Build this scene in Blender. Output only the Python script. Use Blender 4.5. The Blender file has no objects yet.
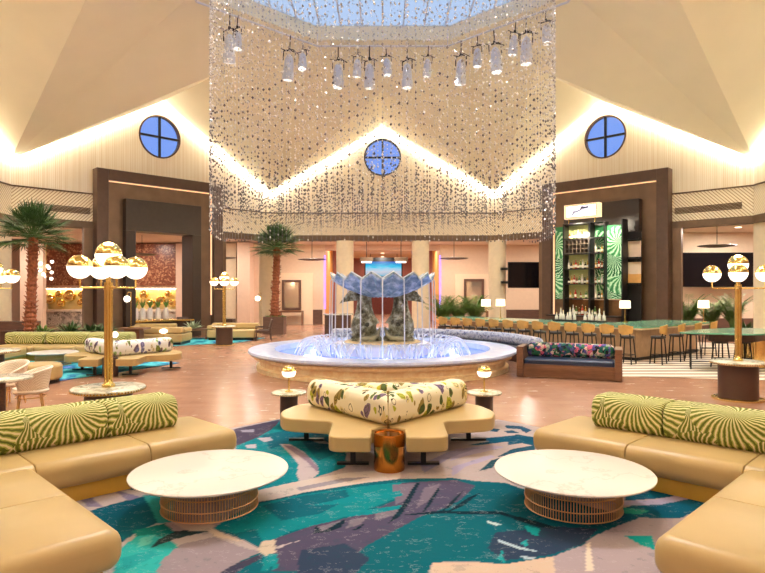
import bpy, bmesh, math, random
import numpy as np
from mathutils import Vector, Matrix
from mathutils.geometry import tessellate_polygon
random.seed(7)
S = bpy.context.scene
COL = S.collection
PI = math.pi
CAMZ, HY, CX, FX = 2.0, 290.0, 382.5, 600.0

def P(x, y, d):
    return Vector(((x - CX) / FX * d, d, CAMZ + (HY - y) / FX * d))
def F(x, y, z=0.0):
    return P(x, y, FX * (CAMZ - z) / (y - HY))
def lin(c):
    return tuple((v / 255 / 12.92) if v / 255 <= .04045 else ((v / 255 + .055) / 1.055) ** 2.4 for v in c)
ORD = ['first', 'second', 'third', 'fourth', 'fifth', 'sixth', 'seventh', 'eighth', 'ninth', 'tenth', 'eleventh',
       'twelfth', 'thirteenth', 'fourteenth', 'fifteenth', 'sixteenth', 'seventeenth', 'eighteenth']

# ------------------------------------------------------------------ materials
class N:
    def __init__(s, name):
        s.m = bpy.data.materials.new(name); s.m.use_nodes = True
        s.t = s.m.node_tree; s.n = s.t.nodes; s.l = s.t.links
        s.b = s.n.get('Principled BSDF'); s.out = s.n.get('Material Output')
    def new(s, typ, **kw):
        n = s.n.new(typ)
        for k, v in kw.items():
            if k in ('inp',):
                for a, b in v.items():
                    n.inputs[a].default_value = b
            else: setattr(n, k, v)
        return n
    def link(s, a, b): s.l.new(a, b)
    def math(s, op, a, b=None, c=None):
        n = s.n.new('ShaderNodeMath'); n.operation = op
        for i, v in enumerate((a, b, c)):
            if v is None: continue
            if hasattr(v, 'is_output'): s.link(v, n.inputs[i])
            else: n.inputs[i].default_value = v
        return n.outputs[0]
    def mix(s, fac, a, b):
        n = s.n.new('ShaderNodeMix'); n.data_type = 'RGBA'
        for sock, v in ((n.inputs[0], fac), (n.inputs[6], a), (n.inputs[7], b)):
            if hasattr(v, 'is_output'): s.link(v, sock)
            elif isinstance(v, tuple): sock.default_value = (*v, 1) if len(v) == 3 else v
            else: sock.default_value = v
        return n.outputs[2]
    def coord(s, kind='Object', scale=None):
        t = s.n.new('ShaderNodeTexCoord'); o = t.outputs[kind]
        if scale:
            mp = s.n.new('ShaderNodeMapping'); mp.inputs['Scale'].default_value = scale
            s.link(o, mp.inputs[0]); o = mp.outputs[0]
        return o
    def noise(s, co, scale, detail=3, rough=.5):
        n = s.new('ShaderNodeTexNoise', inp={'Scale': scale, 'Detail': detail, 'Roughness': rough})
        s.link(co, n.inputs['Vector']); return n.outputs['Fac']
    def ramp(s, fac, stops, mode='LINEAR'):
        n = s.n.new('ShaderNodeValToRGB'); n.color_ramp.interpolation = mode
        e = n.color_ramp.elements
        while len(e) < len(stops): e.new(.5)
        for x, (p, c) in zip(e, stops):
            x.position = p; x.color = (*c, 1)
        s.link(fac, n.inputs[0]); return n.outputs[0]
    def base(s, c):
        if hasattr(c, 'is_output'): s.link(c, s.b.inputs['Base Color'])
        else: s.b.inputs['Base Color'].default_value = (*c, 1)
    def bump(s, h, strength=.3, dist=.02):
        n = s.new('ShaderNodeBump', inp={'Strength': strength, 'Distance': dist})
        s.link(h, n.inputs['Height']); s.link(n.outputs[0], s.b.inputs['Normal'])
    def set(s, rough=.5, metal=0, spec=None, coat=None, trans=None):
        s.b.inputs['Roughness'].default_value = rough; s.b.inputs['Metallic'].default_value = metal
        if spec is not None: s.b.inputs['Specular IOR Level'].default_value = spec
        if coat is not None: s.b.inputs['Coat Weight'].default_value = coat; s.b.inputs['Coat Roughness'].default_value = .1
        if trans is not None: s.b.inputs['Transmission Weight'].default_value = trans
        return s

MATS = {}
def flat(name, rgb, rough=.5, metal=0, var=.12, scale=6, bump=0, **kw):
    """a plain material with slight procedural variation"""
    if name in MATS: return MATS[name]
    n = N(name); n.set(rough, metal, **kw); c = lin(rgb)
    f = n.noise(n.coord(), scale, 4)
    n.base(n.ramp(f, [(.3, tuple(v * (1 - var) for v in c)), (.7, tuple(min(1, v * (1 + var)) for v in c))]))
    if bump: n.bump(n.noise(n.coord(), scale * 12, 2), bump, .01)
    MATS[name] = n.m; return n.m
def glow(name, rgb, strength):
    if name in MATS: return MATS[name]
    n = N(name); c = lin(rgb); n.base(c); n.b.inputs['Emission Color'].default_value = (*c, 1)
    n.b.inputs['Emission Strength'].default_value = strength; MATS[name] = n.m; return n.m

def m_wood(name, a, b, rough=.4, sc=(1, 12, 12)):
    n = N(name); n.set(rough); co = n.coord('Object', sc)
    f = n.noise(co, 3, 5, .6); n.base(n.ramp(f, [(.3, lin(a)), (.7, lin(b))])); n.bump(f, .1, .005); return n.m
def m_marble(name, base, vein, scale=2, w=.04, rough=.18):
    n = N(name); n.set(rough); co = n.coord()
    f = n.noise(co, scale, 6, .6); d = n.math('ABSOLUTE', n.math('SUBTRACT', f, .5))
    n.base(n.ramp(d, [(0, lin(vein)), (w, lin(base))])); return n.m
def m_palm(name, cream, ol, lt, dk, layers, rough=.85):
    """overlapping palm fronds (x along the piece, z + y over it)"""
    n = N(name); n.set(rough, spec=.2)
    sep = n.new('ShaderNodeSeparateXYZ'); n.link(n.coord(), sep.inputs[0])
    x = sep.outputs[0]; v = n.math('ADD', sep.outputs[2], sep.outputs[1])
    cream, ol, lt, dk = lin(cream), lin(ol), lin(lt), lin(dk); pal = {'o': ol, 'l': lt, 'd': dk, 'c': cream}
    col = n.mix(.0, cream, cream)
    nz = n.noise(n.coord(), 5, 2); nz2 = n.noise(n.coord(), 9, 3, .6)
    for (per, x0, v0, cnt, cc, c2, rmax, curl) in layers:
        cc, c2 = pal[cc], pal[c2]
        dx = n.math('SUBTRACT', n.math('FRACT', n.math('DIVIDE', n.math('ADD', x, x0 + 20.0), per)), .5)
        dx = n.math('MULTIPLY', dx, per)
        dv = n.math('SUBTRACT', v, v0)
        r = n.math('SQRT', n.math('ADD', n.math('MULTIPLY', dx, dx), n.math('MULTIPLY', dv, dv)))
        r = n.math('ADD', r, n.math('MULTIPLY', n.math('SUBTRACT', nz, .5), .16)); disc = n.math('LESS_THAN', r, rmax)
        col = n.mix(disc, col, cream)
        ang = n.math('ARCTAN2', dv, n.math('ADD', dx, .0001))
        ang = n.math('ADD', ang, n.math('MULTIPLY', r, curl))
        st = n.math('SINE', n.math('ADD', n.math('MULTIPLY', ang, cnt), n.math('MULTIPLY', nz2, 5.0)))
        leaf = n.math('MULTIPLY', n.math('GREATER_THAN', st, -.6), disc)
        core = n.math('MULTIPLY', n.math('GREATER_THAN', st, .45), disc)
        col = n.mix(leaf, col, cc); col = n.mix(core, col, c2)
    n.base(col); n.bump(n.noise(n.coord(), 160, 2), .15, .003); return n.m
def m_floral(name, base, cols, scale, thr=.42, stretch=(1, 1, 1)):
    n = N(name); n.set(.85, spec=.2); co = n.coord('Object', stretch)
    w = n.new('ShaderNodeTexNoise', inp={'Scale': 6.0, 'Detail': 2.0}); n.link(co, w.inputs['Vector'])
    ad = n.new('ShaderNodeMixRGB'); ad.blend_type = 'ADD'; ad.inputs[0].default_value = .16
    n.link(co, ad.inputs[1]); n.link(w.outputs['Color'], ad.inputs[2])
    v = n.new('ShaderNodeTexVoronoi', inp={'Scale': scale}); n.link(ad.outputs[0], v.inputs['Vector'])
    wn = n.new('ShaderNodeTexWhiteNoise'); n.link(v.outputs['Position'], wn.inputs[0])
    pal = n.ramp(wn.outputs['Value'], [(i / len(cols), lin(c)) for i, c in enumerate(cols)], 'CONSTANT')
    msk = n.math('LESS_THAN', v.outputs['Distance'], thr)
    rim = n.math('LESS_THAN', n.math('ABSOLUTE', n.math('SUBTRACT', v.outputs['Distance'], thr * .55)), .03)
    c = n.mix(msk, lin(base), pal); c = n.mix(rim, c, lin((70, 66, 40)))
    n.base(c); return n.m
def m_floor():
    n = N('polished_terracotta_stone'); co = n.coord('Object'); n.set(.16, spec=.55)
    br = n.new('ShaderNodeTexBrick', inp={'Scale': 1.0, 'Mortar Size': .006, 'Brick Width': .62, 'Row Height': .31, 'Bias': 0.0})
    br.inputs['Color1'].default_value = (*lin((178, 132, 106)), 1); br.inputs['Color2'].default_value = (*lin((154, 108, 84)), 1)
    br.inputs['Mortar'].default_value = (*lin((140, 98, 76)), 1)
    n.link(co, br.inputs['Vector'])
    f = n.noise(n.coord('Object', (1, 2.5, 1)), 2.2, 6, .65)
    c = n.mix(n.math('MULTIPLY', f, .75), br.outputs['Color'], lin((190, 146, 118)))
    f2 = n.noise(n.coord(), 9, 4, .6)
    c = n.mix(n.math('MULTIPLY', f2, .35), c, lin((140, 90, 66)))
    n.base(c)
    rr = n.math('ADD', n.math('MULTIPLY', f, .16), .17); n.link(rr, n.b.inputs['Roughness'])
    n.bump(n.noise(n.coord(), 1.6, 2), .05, .02); return n.m
def m_grooved():
    """warm white plaster scored with fine vertical grooves (x runs along the wall)"""
    n = N('grooved_plaster'); n.set(.7)
    sep = n.new('ShaderNodeSeparateXYZ'); n.link(n.coord(), sep.inputs[0])
    w = n.noise(n.coord('Object', (9, 9, .12)), 1.0, 3, .6)
    s = n.math('SINE', n.math('MULTIPLY', sep.outputs[0], 88))
    a = n.math('ADD', n.math('MULTIPLY', s, .14), w)
    n.base(n.ramp(a, [(.2, lin((228, 212, 184))), (.75, lin((250, 243, 228)))])); n.bump(a, .25, .01); return n.m
def m_chevron():
    n = N('chevron_plaster'); n.set(.7)
    sep = n.new('ShaderNodeSeparateXYZ'); n.link(n.coord(), sep.inputs[0])
    s = n.math('SINE', n.math('MULTIPLY', n.math('ADD', n.math('ABSOLUTE', sep.outputs[0]), sep.outputs[2]), 50))
    n.base(n.ramp(n.math('ADD', n.math('MULTIPLY', s, .5), .5), [(.05, lin((178, 150, 110))), (.35, lin((246, 234, 210)))]))
    n.bump(s, .3, .01); return n.m
def m_wave_rug(name, cols, sc=(1, 1.5, 1)):
    n = N(name); n.set(.95, spec=.1)
    f = n.noise(n.coord('Object', sc), 1.1, 5, .6)
    k = len(cols); n.base(n.ramp(f, [(.28 + .44 * i / (k - 1), lin(c)) for i, c in enumerate(cols)], 'EASE')); return n.m
def m_stripe_carpet():
    n = N('striped_carpet'); n.set(.95, spec=.1)
    w = n.new('ShaderNodeTexWave', inp={'Scale': .62, 'Distortion': 3.5, 'Detail': 2.0, 'Detail Scale': .8}); w.bands_direction = 'Y'
    n.link(n.coord('Object', (.22, 1, 1)), w.inputs['Vector'])
    n.base(n.ramp(w.outputs['Fac'], [(.3, lin((146, 128, 112))), (.55, lin((232, 218, 198)))])); return n.m
def m_water(name, rgb, alpha, em=0):
    n = N(name); n.set(.22, spec=.3); n.base(lin(rgb)); n.b.inputs['Alpha'].default_value = alpha
    n.bump(n.noise(n.coord(), 7, 3), .5, .05); return n.m
def m_patina():
    n = N('bronze_patina'); n.set(.45, .35)
    f = n.noise(n.coord(), 5, 6, .65)
    v = n.new('ShaderNodeTexVoronoi', inp={'Scale': 26.0}); n.link(n.coord(), v.inputs['Vector'])
    n.base(n.ramp(f, [(.34, lin((70, 66, 50))), (.48, lin((132, 130, 108))), (.62, lin((196, 202, 192)))]))
    n.bump(v.outputs['Distance'], .8, .05); return n.m
def m_shell():
    n = N('shell_stone'); n.set(.35, .1); f = n.noise(n.coord('Object', (1, 1, .5)), 5, 6, .65)
    n.base(n.ramp(f, [(.32, lin((84, 114, 138))), (.5, lin((136, 164, 184))), (.68, lin((212, 226, 238)))])); return n.m
def m_beads():
    n = N('crystal_beads'); n.set(.12, spec=.8)
    g = n.new('ShaderNodeNewGeometry')
    c = n.ramp(g.outputs['Random Per Island'], [(0, lin((180, 174, 166))), (.4, lin((222, 216, 208))), (1, lin((255, 253, 250)))])
    n.base(c); tl = n.new('ShaderNodeBsdfTranslucent'); n.link(c, tl.inputs[0]); mx = n.new('ShaderNodeMixShader', inp={0: .45})
    n.link(n.b.outputs[0], mx.inputs[1]); n.link(tl.outputs[0], mx.inputs[2]); n.link(mx.outputs[0], n.out.inputs[0]); return n.m
def m_screen():
    n = N('sea_picture_screen'); n.set(.3); sep = n.new('ShaderNodeSeparateXYZ'); n.link(n.coord('Generated'), sep.inputs[0])
    f = n.noise(n.coord('Generated', (2, 1, 7)), 3, 4)
    v = n.math('ADD', sep.outputs[2], n.math('MULTIPLY', n.math('SUBTRACT', f, .5), .5))
    c = n.ramp(v, [(.0, lin((90, 170, 200))), (.3, lin((190, 190, 205))), (.5, lin((150, 200, 225))), (.65, lin((30, 190, 225))), (1, lin((10, 90, 190)))])
    n.base((0, 0, 0)); n.link(c, n.b.inputs['Emission Color']); n.b.inputs['Emission Strength'].default_value = 1.0; return n.m
def m_glass_blue():
    n = N('skylight_glass'); tr = n.new('ShaderNodeBsdfTransparent'); tr.inputs[0].default_value = (.97, .98, 1, 1)
    tl = n.new('ShaderNodeBsdfTranslucent'); tl.inputs[0].default_value = (.9, .93, .96, 1)
    mx = n.new('ShaderNodeMixShader'); mx.inputs[0].default_value = .5
    n.link(tr.outputs[0], mx.inputs[1]); n.link(tl.outputs[0], mx.inputs[2]); n.link(mx.outputs[0], n.out.inputs[0]); return n.m
def m_window_glass():
    n = N('window_glass'); tr = n.new('ShaderNodeBsdfTransparent'); gl = n.new('ShaderNodeBsdfGlossy', inp={'Roughness': .02})
    mx = n.new('ShaderNodeMixShader'); mx.inputs[0].default_value = .05
    n.link(tr.outputs[0], mx.inputs[1]); n.link(gl.outputs[0], mx.inputs[2]); n.link(mx.outputs[0], n.out.inputs[0]); return n.m
def m_mosaic():
    n = N('red_mosaic'); n.set(.3); v = n.new('ShaderNodeTexVoronoi', inp={'Scale': 14.0}); n.link(n.coord(), v.inputs['Vector'])
    wn = n.new('ShaderNodeTexWhiteNoise'); n.link(v.outputs['Position'], wn.inputs[0])
    n.base(n.ramp(wn.outputs['Value'], [(0, lin((112, 58, 38))), (.6, lin((142, 80, 54))), (.95, lin((196, 144, 104)))])); return n.m
def m_weave():
    n = N('white_cane_weave'); n.set(.7); c = n.new('ShaderNodeTexChecker', inp={'Scale': 60.0}); n.link(n.coord(), c.inputs['Vector'])
    n.base(n.mix(c.outputs['Fac'], lin((238, 226, 206)), lin((206, 186, 158)))); n.bump(c.outputs['Fac'], .4, .01); return n.m

leather = flat('tan_leather', (184, 156, 104), .38, var=.05, scale=2, spec=.4)
plinthm = flat('satin_gold_plinth', (206, 160, 62), .4, .15, var=.04)
palm = m_palm('palm_print_fabric', (230, 216, 172), (142, 148, 66), (168, 172, 86), (98, 106, 44),
    ((.7, .0, .34, 34, 'o', 'd', .34, 1.0), (.7, .33, .30, 30, 'l', 'o', .30, 1.2), (.84, .0, -.06, 40, 'o', 'd', .50, 1.0), (.84, .42, -.02, 36, 'l', 'd', .42, -1.0), (.62, .30, -.56, 30, 'o', 'd', .25, 1.6)))
leafwall = m_palm('jungle_leaf_mural', (50, 120, 72), (104, 176, 116), (196, 228, 192), (34, 96, 56),
    ((.9, .1, -.9, 16, 'o', 'd', .75, 1.0), (1.1, .5, .0, 14, 'l', 'o', .7, -.9), (.8, .2, .9, 15, 'o', 'l', .6, 1.2), (.9, .6, 1.7, 13, 'l', 'd', .7, .8), (1.0, .3, 2.5, 15, 'o', 'l', .7, -.8), (1.0, .7, 3.2, 14, 'l', 'd', .7, .8), (.9, .1, 3.9, 15, 'o', 'l', .6, .8)), .5)
floral = m_floral('cream_botanical_fabric', (232, 222, 192), [(232, 222, 192), (176, 178, 60), (222, 206, 150), (84, 100, 52), (226, 214, 180), (116, 96, 124), (150, 130, 70), (236, 226, 196)], 9, .5, (1, 1, .6))
floralw = m_floral('pale_botanical_fabric', (230, 226, 222), [(230, 226, 222), (120, 130, 70), (222, 206, 176), (120, 120, 170), (226, 222, 216), (110, 90, 110), (160, 190, 120)], 9, .5, (1, 1, .6))
navyfloral = m_floral('navy_floral_fabric', (24, 26, 44), [(210, 100, 130), (40, 70, 110), (20, 90, 90), (226, 190, 180), (90, 80, 150), (24, 26, 44), (160, 170, 150), (40, 110, 80)], 14, .78)
bluefloral = m_floral('grey_blue_speckled_fabric', (176, 178, 190), [(166, 170, 190), (140, 146, 174), (180, 184, 200), (124, 130, 160), (160, 164, 186)], 16, .6)
navy = flat('navy_leather', (30, 48, 78), .3, var=.08, spec=.5)
brass = flat('brushed_brass', (228, 198, 122), .25, 1, var=.06)
gold = flat('polished_gold', (238, 210, 134), .14, 1, var=.04)
bronze = flat('polished_bronze_drum', (196, 132, 56), .2, 1, var=.05)
copper = flat('copper_wire', (214, 164, 116), .4, .4, var=.05)
opal = glow('opal_glass_lit', (255, 244, 226), 3.2)
opalhi = glow('opal_globe_lit', (255, 246, 230), 1.7)
led = glow('cove_led', (255, 244, 222), 54)
ledw = glow('portal_led', (255, 208, 160), .85)
purple = glow('purple_led', (140, 110, 255), 2.0)
whitetop = m_marble('white_marble', (224, 216, 208), (208, 198, 188), 1.0, .012, .25)
stone = m_marble('grey_green_marble', (226, 220, 200), (158, 158, 140), 4, .07)
brown = flat('dark_brown_lacquer', (72, 48, 38), .45, var=.06)
black = flat('black_metal', (26, 24, 24), .4, .3)
darkwood = m_wood('dark_wood', (58, 38, 30), (88, 60, 46))
midwood = m_wood('brown_wood', (96, 66, 48), (132, 92, 66))
tanwood = m_wood('tan_wood', (176, 130, 76), (214, 168, 106))
floorm = m_floor(); grooved = m_grooved(); chevron = m_chevron()
ceil = flat('ceiling_plaster', (246, 237, 208), .9, var=.02, scale=1)
softceil = flat('outer_ceiling_plaster', (232, 214, 194), .9, var=.03)
pink = flat('blush_wall_paint', (224, 194, 170), .8, var=.03)
peach = flat('peach_wall_paint', (230, 206, 178), .8, var=.03)
pale = flat('pale_column_plaster', (226, 208, 176), .7, var=.04)
orange = flat('amber_lit_wall_niche', (228, 168, 92), .6, var=.06)  # warm light on the passage walls put into the colour; a niche shares it
redbrown = flat('red_brown_wall', (150, 92, 78), .7, var=.05)
wains = m_wood('wainscot_wood', (84, 60, 50), (112, 82, 68))
umber = flat('umber_beam', (96, 74, 52), .6)
pdark = flat('portal_dark_bronze', (84, 62, 50), .42, .25, var=.1)
pmid = flat('portal_bronze_panel', (114, 90, 70), .35, .45, var=.16, scale=2)
pblack = flat('portal_black_panel', (52, 40, 34), .38, .2, var=.1)
travertine = m_marble('travertine', (250, 232, 194), (236, 206, 158), 3, .12, .4)
rimstone = m_marble('sky_tinted_marble', (212, 226, 255), (196, 210, 250), 2, .1, .25)  # skylight reflection on the rim put into the marble colour
poolblue = flat('pool_tile_blue', (120, 156, 232), .3, var=.15, scale=9)
water = m_water('basin_water', (112, 152, 236), .85)
foam = m_water('white_water', (244, 248, 255), .5)
stream = m_water('falling_water', (236, 242, 252), .7)
patina = m_patina(); shellm = m_shell(); beads = m_beads(); shadebeads = flat('shaded_crystal', (104, 99, 100), .15, var=.3, scale=30, spec=.7)  # last one: shade of crystals before a bright wall put into the colour
greenglass = flat('green_glass_counter', (112, 168, 140), .12, var=.18, scale=3, spec=.6)
screenoff = flat('switched_off_screen', (16, 14, 18), .12, var=.02)
trunkm = flat('palm_trunk_fibre', (150, 88, 58), .9, var=.35, scale=14, bump=.4)
leafd = flat('dark_palm_leaf', (74, 104, 58), .5, var=.35, scale=5)
leafm = flat('bright_leaf', (96, 128, 56), .5, var=.35, scale=5)
leafp = flat('pale_grey_leaf', (170, 182, 150), .6, var=.25, scale=5)
soil = flat('potting_soil', (70, 52, 40), .95)
shade = glow('lit_lamp_shade', (255, 236, 206), 1.5)
canwhite = flat('white_lamp_housing', (214, 216, 222), .4, var=.03)
cane = m_weave()
windowm = m_window_glass()

# ------------------------------------------------------------------ mesh builder
class MB:
    def __init__(s): s.v = []; s.f = []; s.uv = None
    def add(s, vs, fs):
        o = len(s.v); s.v += [tuple(v) for v in vs]; s.f += [tuple(i + o for i in f) for f in fs]; return s
    def box(s, c, d, rz=0, rot=None):
        x, y, z = (k / 2 for k in d)
        vs = [Vector((a, b, e)) for e in (-z, z) for a, b in ((-x, -y), (x, -y), (x, y), (-x, y))]
        m = rot if rot is not None else Matrix.Rotation(rz, 3, 'Z')
        return s.add([m @ v + Vector(c) for v in vs], [(3, 2, 1, 0), (4, 5, 6, 7), (0, 1, 5, 4), (1, 2, 6, 5), (2, 3, 7, 6), (3, 0, 4, 7)])
    def bx(s, x0, x1, y0, y1, z0, z1):
        return s.box(((x0 + x1) / 2, (y0 + y1) / 2, (z0 + z1) / 2), (abs(x1 - x0), abs(y1 - y0), abs(z1 - z0)))
    def prism(s, pts, z0, z1):
        n = len(pts)
        a = sum(pts[i][0] * pts[(i + 1) % n][1] - pts[(i + 1) % n][0] * pts[i][1] for i in range(n))
        if a < 0: pts = pts[::-1]
        vs = [(x, y, z0) for x, y in pts] + [(x, y, z1) for x, y in pts]
        return s.add(vs, [tuple(range(n - 1, -1, -1)), tuple(range(n, 2 * n))] + [(i, (i + 1) % n, n + (i + 1) % n, n + i) for i in range(n)])
    def lathe(s, prof, c=(0, 0, 0), seg=32, sx=1, sy=1, caps=True):
        vs = []; fs = []; k = len(prof)
        for i in range(seg):
            t = 2 * PI * i / seg
            for r, z in prof: vs.append((c[0] + r * math.cos(t) * sx, c[1] + r * math.sin(t) * sy, c[2] + z))
        for i in range(seg):
            j = (i + 1) % seg
            for q in range(k - 1): fs.append((i * k + q, j * k + q, j * k + q + 1, i * k + q + 1))
        if caps and prof[0][0] > 1e-3: fs.append(tuple(i * k for i in range(seg))[::-1])
        if caps and prof[-1][0] > 1e-3: fs.append(tuple(i * k + k - 1 for i in range(seg)))
        return s.add(vs, fs)
    def cyl(s, c, r, h, seg=24, r2=None):
        return s.lathe([(r, 0), (r if r2 is None else r2, h)], c, seg)
    def ball(s, c, r, seg=16, rings=8, z0=-1, z1=1, sc=(1, 1, 1)):
        a0, a1 = math.asin(z0), math.asin(z1)
        prof = [(max(1e-6, r * math.cos(a0 + (a1 - a0) * i / rings)), r * sc[2] * math.sin(a0 + (a1 - a0) * i / rings)) for i in range(rings + 1)]
        return s.lathe(prof, c, seg, sc[0], sc[1])
    def tube(s, path, r, seg=8, flatx=1.0, closed=False):
        path = [Vector(p) for p in path]; n = len(path)
        rs = r if isinstance(r, (list, tuple)) else [r] * n
        vs = []; up = None
        for i in range(n):
            if closed: t = path[(i + 1) % n] - path[i - 1]
            else: t = path[min(i + 1, n - 1)] - path[max(i - 1, 0)]
            t = t.normalized() if t.length > 1e-9 else Vector((0, 0, 1))
            if up is None: up = Vector((0, 0, 1)) if abs(t.z) < .9 else Vector((1, 0, 0))
            a = t.cross(up).normalized(); b = a.cross(t).normalized(); up = b
            for k in range(seg):
                q = 2 * PI * k / seg
                vs.append(path[i] + a * (math.cos(q) * rs[i] * flatx) + b * (math.sin(q) * rs[i]))
        fs = [(i * seg + k, i * seg + (k + 1) % seg, (i + 1) % n * seg + (k + 1) % seg, (i + 1) % n * seg + k) for i in range(n if closed else n - 1) for k in range(seg)]
        if not closed: fs += [tuple(range(seg))[::-1], tuple((n - 1) * seg + k for k in range(seg))]
        return s.add(vs, fs)
    def mesh(s, name, mat, smooth=False):
        me = bpy.data.meshes.new(name); me.from_pydata(s.v, [], s.f)
        if mat: me.materials.append(mat)
        bm = bmesh.new(); bm.from_mesh(me); bmesh.ops.recalc_face_normals(bm, faces=bm.faces); bm.to_mesh(me); bm.free()
        if smooth: me.polygons.foreach_set('use_smooth', [True] * len(me.polygons))
        me.update(); return me
    def build(s, name, mat, parent=None, smooth=False, bevel=0, seg=3, loc=None, rz=None, angle=None):
        o = bpy.data.objects.new(name, s.mesh(name, mat, smooth or bevel > 0)); COL.objects.link(o)
        if parent: o.parent = parent
        if loc is not None: o.location = loc
        if rz is not None: o.rotation_euler = (0, 0, rz)
        if bevel:
            b = o.modifiers.new('edge', 'BEVEL'); b.width = bevel; b.segments = seg; b.limit_method = 'ANGLE'; b.angle_limit = .6; b.harden_normals = True
        elif smooth:
            o.data.set_sharp_from_angle(angle=angle or .7)
        return o
def loaf(mb, L, w, h, r, e0, e1, n=5, c=(0, 0, 0), k=4):
    """rounded-rectangle bar along x, w deep (y), h high (z), edge radius r, end radii e0/e1"""
    def ring(x, ins):
        W, Hh = w / 2 - ins, h / 2 - ins; rr = min(max(.004, r - ins * .5), W * .98, Hh * .98); out = []
        for sx, sz, a0 in ((1, 1, 0), (-1, 1, PI / 2), (-1, -1, PI), (1, -1, 3 * PI / 2)):
            for q in range(n + 1):
                t = a0 + PI / 2 * q / n; out.append((x + c[0], sx * (W - rr) + rr * math.cos(t) + c[1], sz * (Hh - rr) + rr * math.sin(t) + c[2]))
        return out
    secs = []
    for q in range(k + 1):
        t = PI / 2 * q / k; secs.append((-L / 2 + e0 * (1 - math.cos(t)), e0 * (1 - math.sin(t))))
    for q in range(k, -1, -1):
        t = PI / 2 * q / k; secs.append((L / 2 - e1 * (1 - math.cos(t)), e1 * (1 - math.sin(t))))
    vs = []; m = 4 * (n + 1)
    for x, ins in secs: vs += ring(x, ins)
    fs = [(i * m + q, i * m + (q + 1) % m, (i + 1) * m + (q + 1) % m, (i + 1) * m + q) for i in range(len(secs) - 1) for q in range(m)]
    fs += [tuple(range(m))[::-1], tuple((len(secs) - 1) * m + q for q in range(m))]
    return mb.add(vs, fs)
def ring_edge(name, R, z, h, parent, mat, cnt=60, amp=.008, rb=.0):
    """one fluted metal band round a table top"""
    m = MB(); n = cnt * 4; vs = []
    for i in range(n):
        t = 2 * PI * i / n; rr = R + amp * (1 if i % 4 < 2 else -.3)
        for q, zz in ((rr, z - h / 2), (rr, z + h / 2), (R - .02, z + h / 2), (R - .02, z - h / 2)): vs.append((q * math.cos(t), q * math.sin(t), zz))
    m.add(vs, [(i * 4 + q, (i + 1) % n * 4 + q, (i + 1) % n * 4 + (q + 1) % 4, i * 4 + (q + 1) % 4) for i in range(n) for q in range(4)])
    return m.build(name, mat, parent)
def tag(o, label=None, cat=None, group=None, kind=None):
    if label: o['label'] = label
    if cat: o['category'] = cat
    if group: o['group'] = group
    if kind: o['kind'] = kind
    return o
def thing(name, label, cat, loc=(0, 0, 0), rz=0, group=None, kind=None):
    o = bpy.data.objects.new(name, None); COL.objects.link(o); o.location = loc; o.rotation_euler = (0, 0, rz); o.empty_display_size = .1
    return tag(o, label, cat, group, kind)
def kids(o): return [c for c in o.children]
def dup(o, label, loc, rz=0, group=None, parent=None):
    c = o.copy(); COL.objects.link(c)
    if parent is None:
        c.location = loc; c.rotation_euler = (0, 0, rz); c['label'] = label
        if group: c['group'] = group
    else: c.parent = parent
    for ch in kids(o): dup(ch, None, None, parent=c)
    return c
def struct(o, label, cat='building part'):
    o['kind'] = 'structure'; o['label'] = label; o['category'] = cat; return o
def round_poly(pts, r, n=6):
    out = []
    m = len(pts)
    for i in range(m):
        p0, p, p1 = Vector(pts[i - 1]), Vector(pts[i]), Vector(pts[(i + 1) % m])
        rr = r[i] if isinstance(r, (list, tuple)) else r
        a = (p0 - p); b = (p1 - p); k = min(rr, a.length * .45, b.length * .45)
        A = p + a.normalized() * k; B = p + b.normalized() * k
        for q in range(n + 1):
            t = q / n; out.append(tuple((1 - t) ** 2 * A + 2 * t * (1 - t) * p + t * t * B))
    return out
# ------------------------------------------------------------------ the atrium: an octagon
OC = Vector((0, 15.84, 0)); OR = 13.2; OS = OR * math.tan(PI / 8)
ZV, ZB, ZSOF = 6.65, 4.64, 4.95
RS, SLOPE = 5.786, .588
RP = 7.74; ZP = ZV + SLOPE * (OR - RP); ZS = ZV + SLOPE * (OR - RS)
def frame(a):
    n = Vector((math.sin(a), math.cos(a), 0)); u = Vector((math.cos(a), -math.sin(a), 0)); return n, u
def wl(a, s, rho, z=0):
    n, u = frame(a); return OC + n * rho + u * s + Vector((0, 0, z))
def wpx(a, x, y, din=0.0):
    """pixel -> (s, z) on the plane set din inside octagon wall a"""
    n, u = frame(a); ray = Vector(((x - CX) / FX, 1, 0))
    d = (OR - din + n.dot(OC)) / n.dot(ray); p = ray * d
    return u.dot(p - OC), CAMZ + (HY - y) / FX * d

# floor
fl = MB(); fl.bx(-21, 23, -5.2, 52, -.2, 0)
struct(fl.build('floor', floorm), 'polished terracotta stone floor of the hall', 'floor')

# roof: eight faces with a gabled dormer cut into each, one skylight curb
cm = MB()
HS = RS * math.tan(PI / 8)
for k in range(8):
    a = k * PI / 4
    VL, VR = wl(a, -OS, OR, ZV), wl(a, OS, OR, ZV)
    SL, SR, SM = wl(a, -HS, RS, ZS), wl(a, HS, RS, ZS), wl(a, 0, RS, ZS)
    Pp, A = wl(a, 0, RP, ZP), wl(a, 0, OR, ZP)
    cm.add([VL, Pp, SM, SL], [(0, 1, 2, 3)]); cm.add([Pp, VR, SR, SM], [(0, 1, 2, 3)])
    cm.add([VL, A, Pp], [(0, 1, 2)]); cm.add([A, VR, Pp], [(0, 1, 2)])
    T = Vector((0, 0, .55))
    cm.add([SL, SR, SR + T, SL + T], [(0, 1, 2, 3)])
struct(cm.build('ceiling', ceil), 'folded plaster ceiling rising to the octagonal skylight', 'ceiling')
sk = MB(); oct_ = [wl(k * PI / 4, HS, RS, ZS + .5) for k in range(8)]
sk.add(oct_, [tuple(range(8))])
o = sk.build('skylight_window_glass', m_glass_blue()); struct(o, 'pale blue octagonal skylight', 'skylight')
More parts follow.
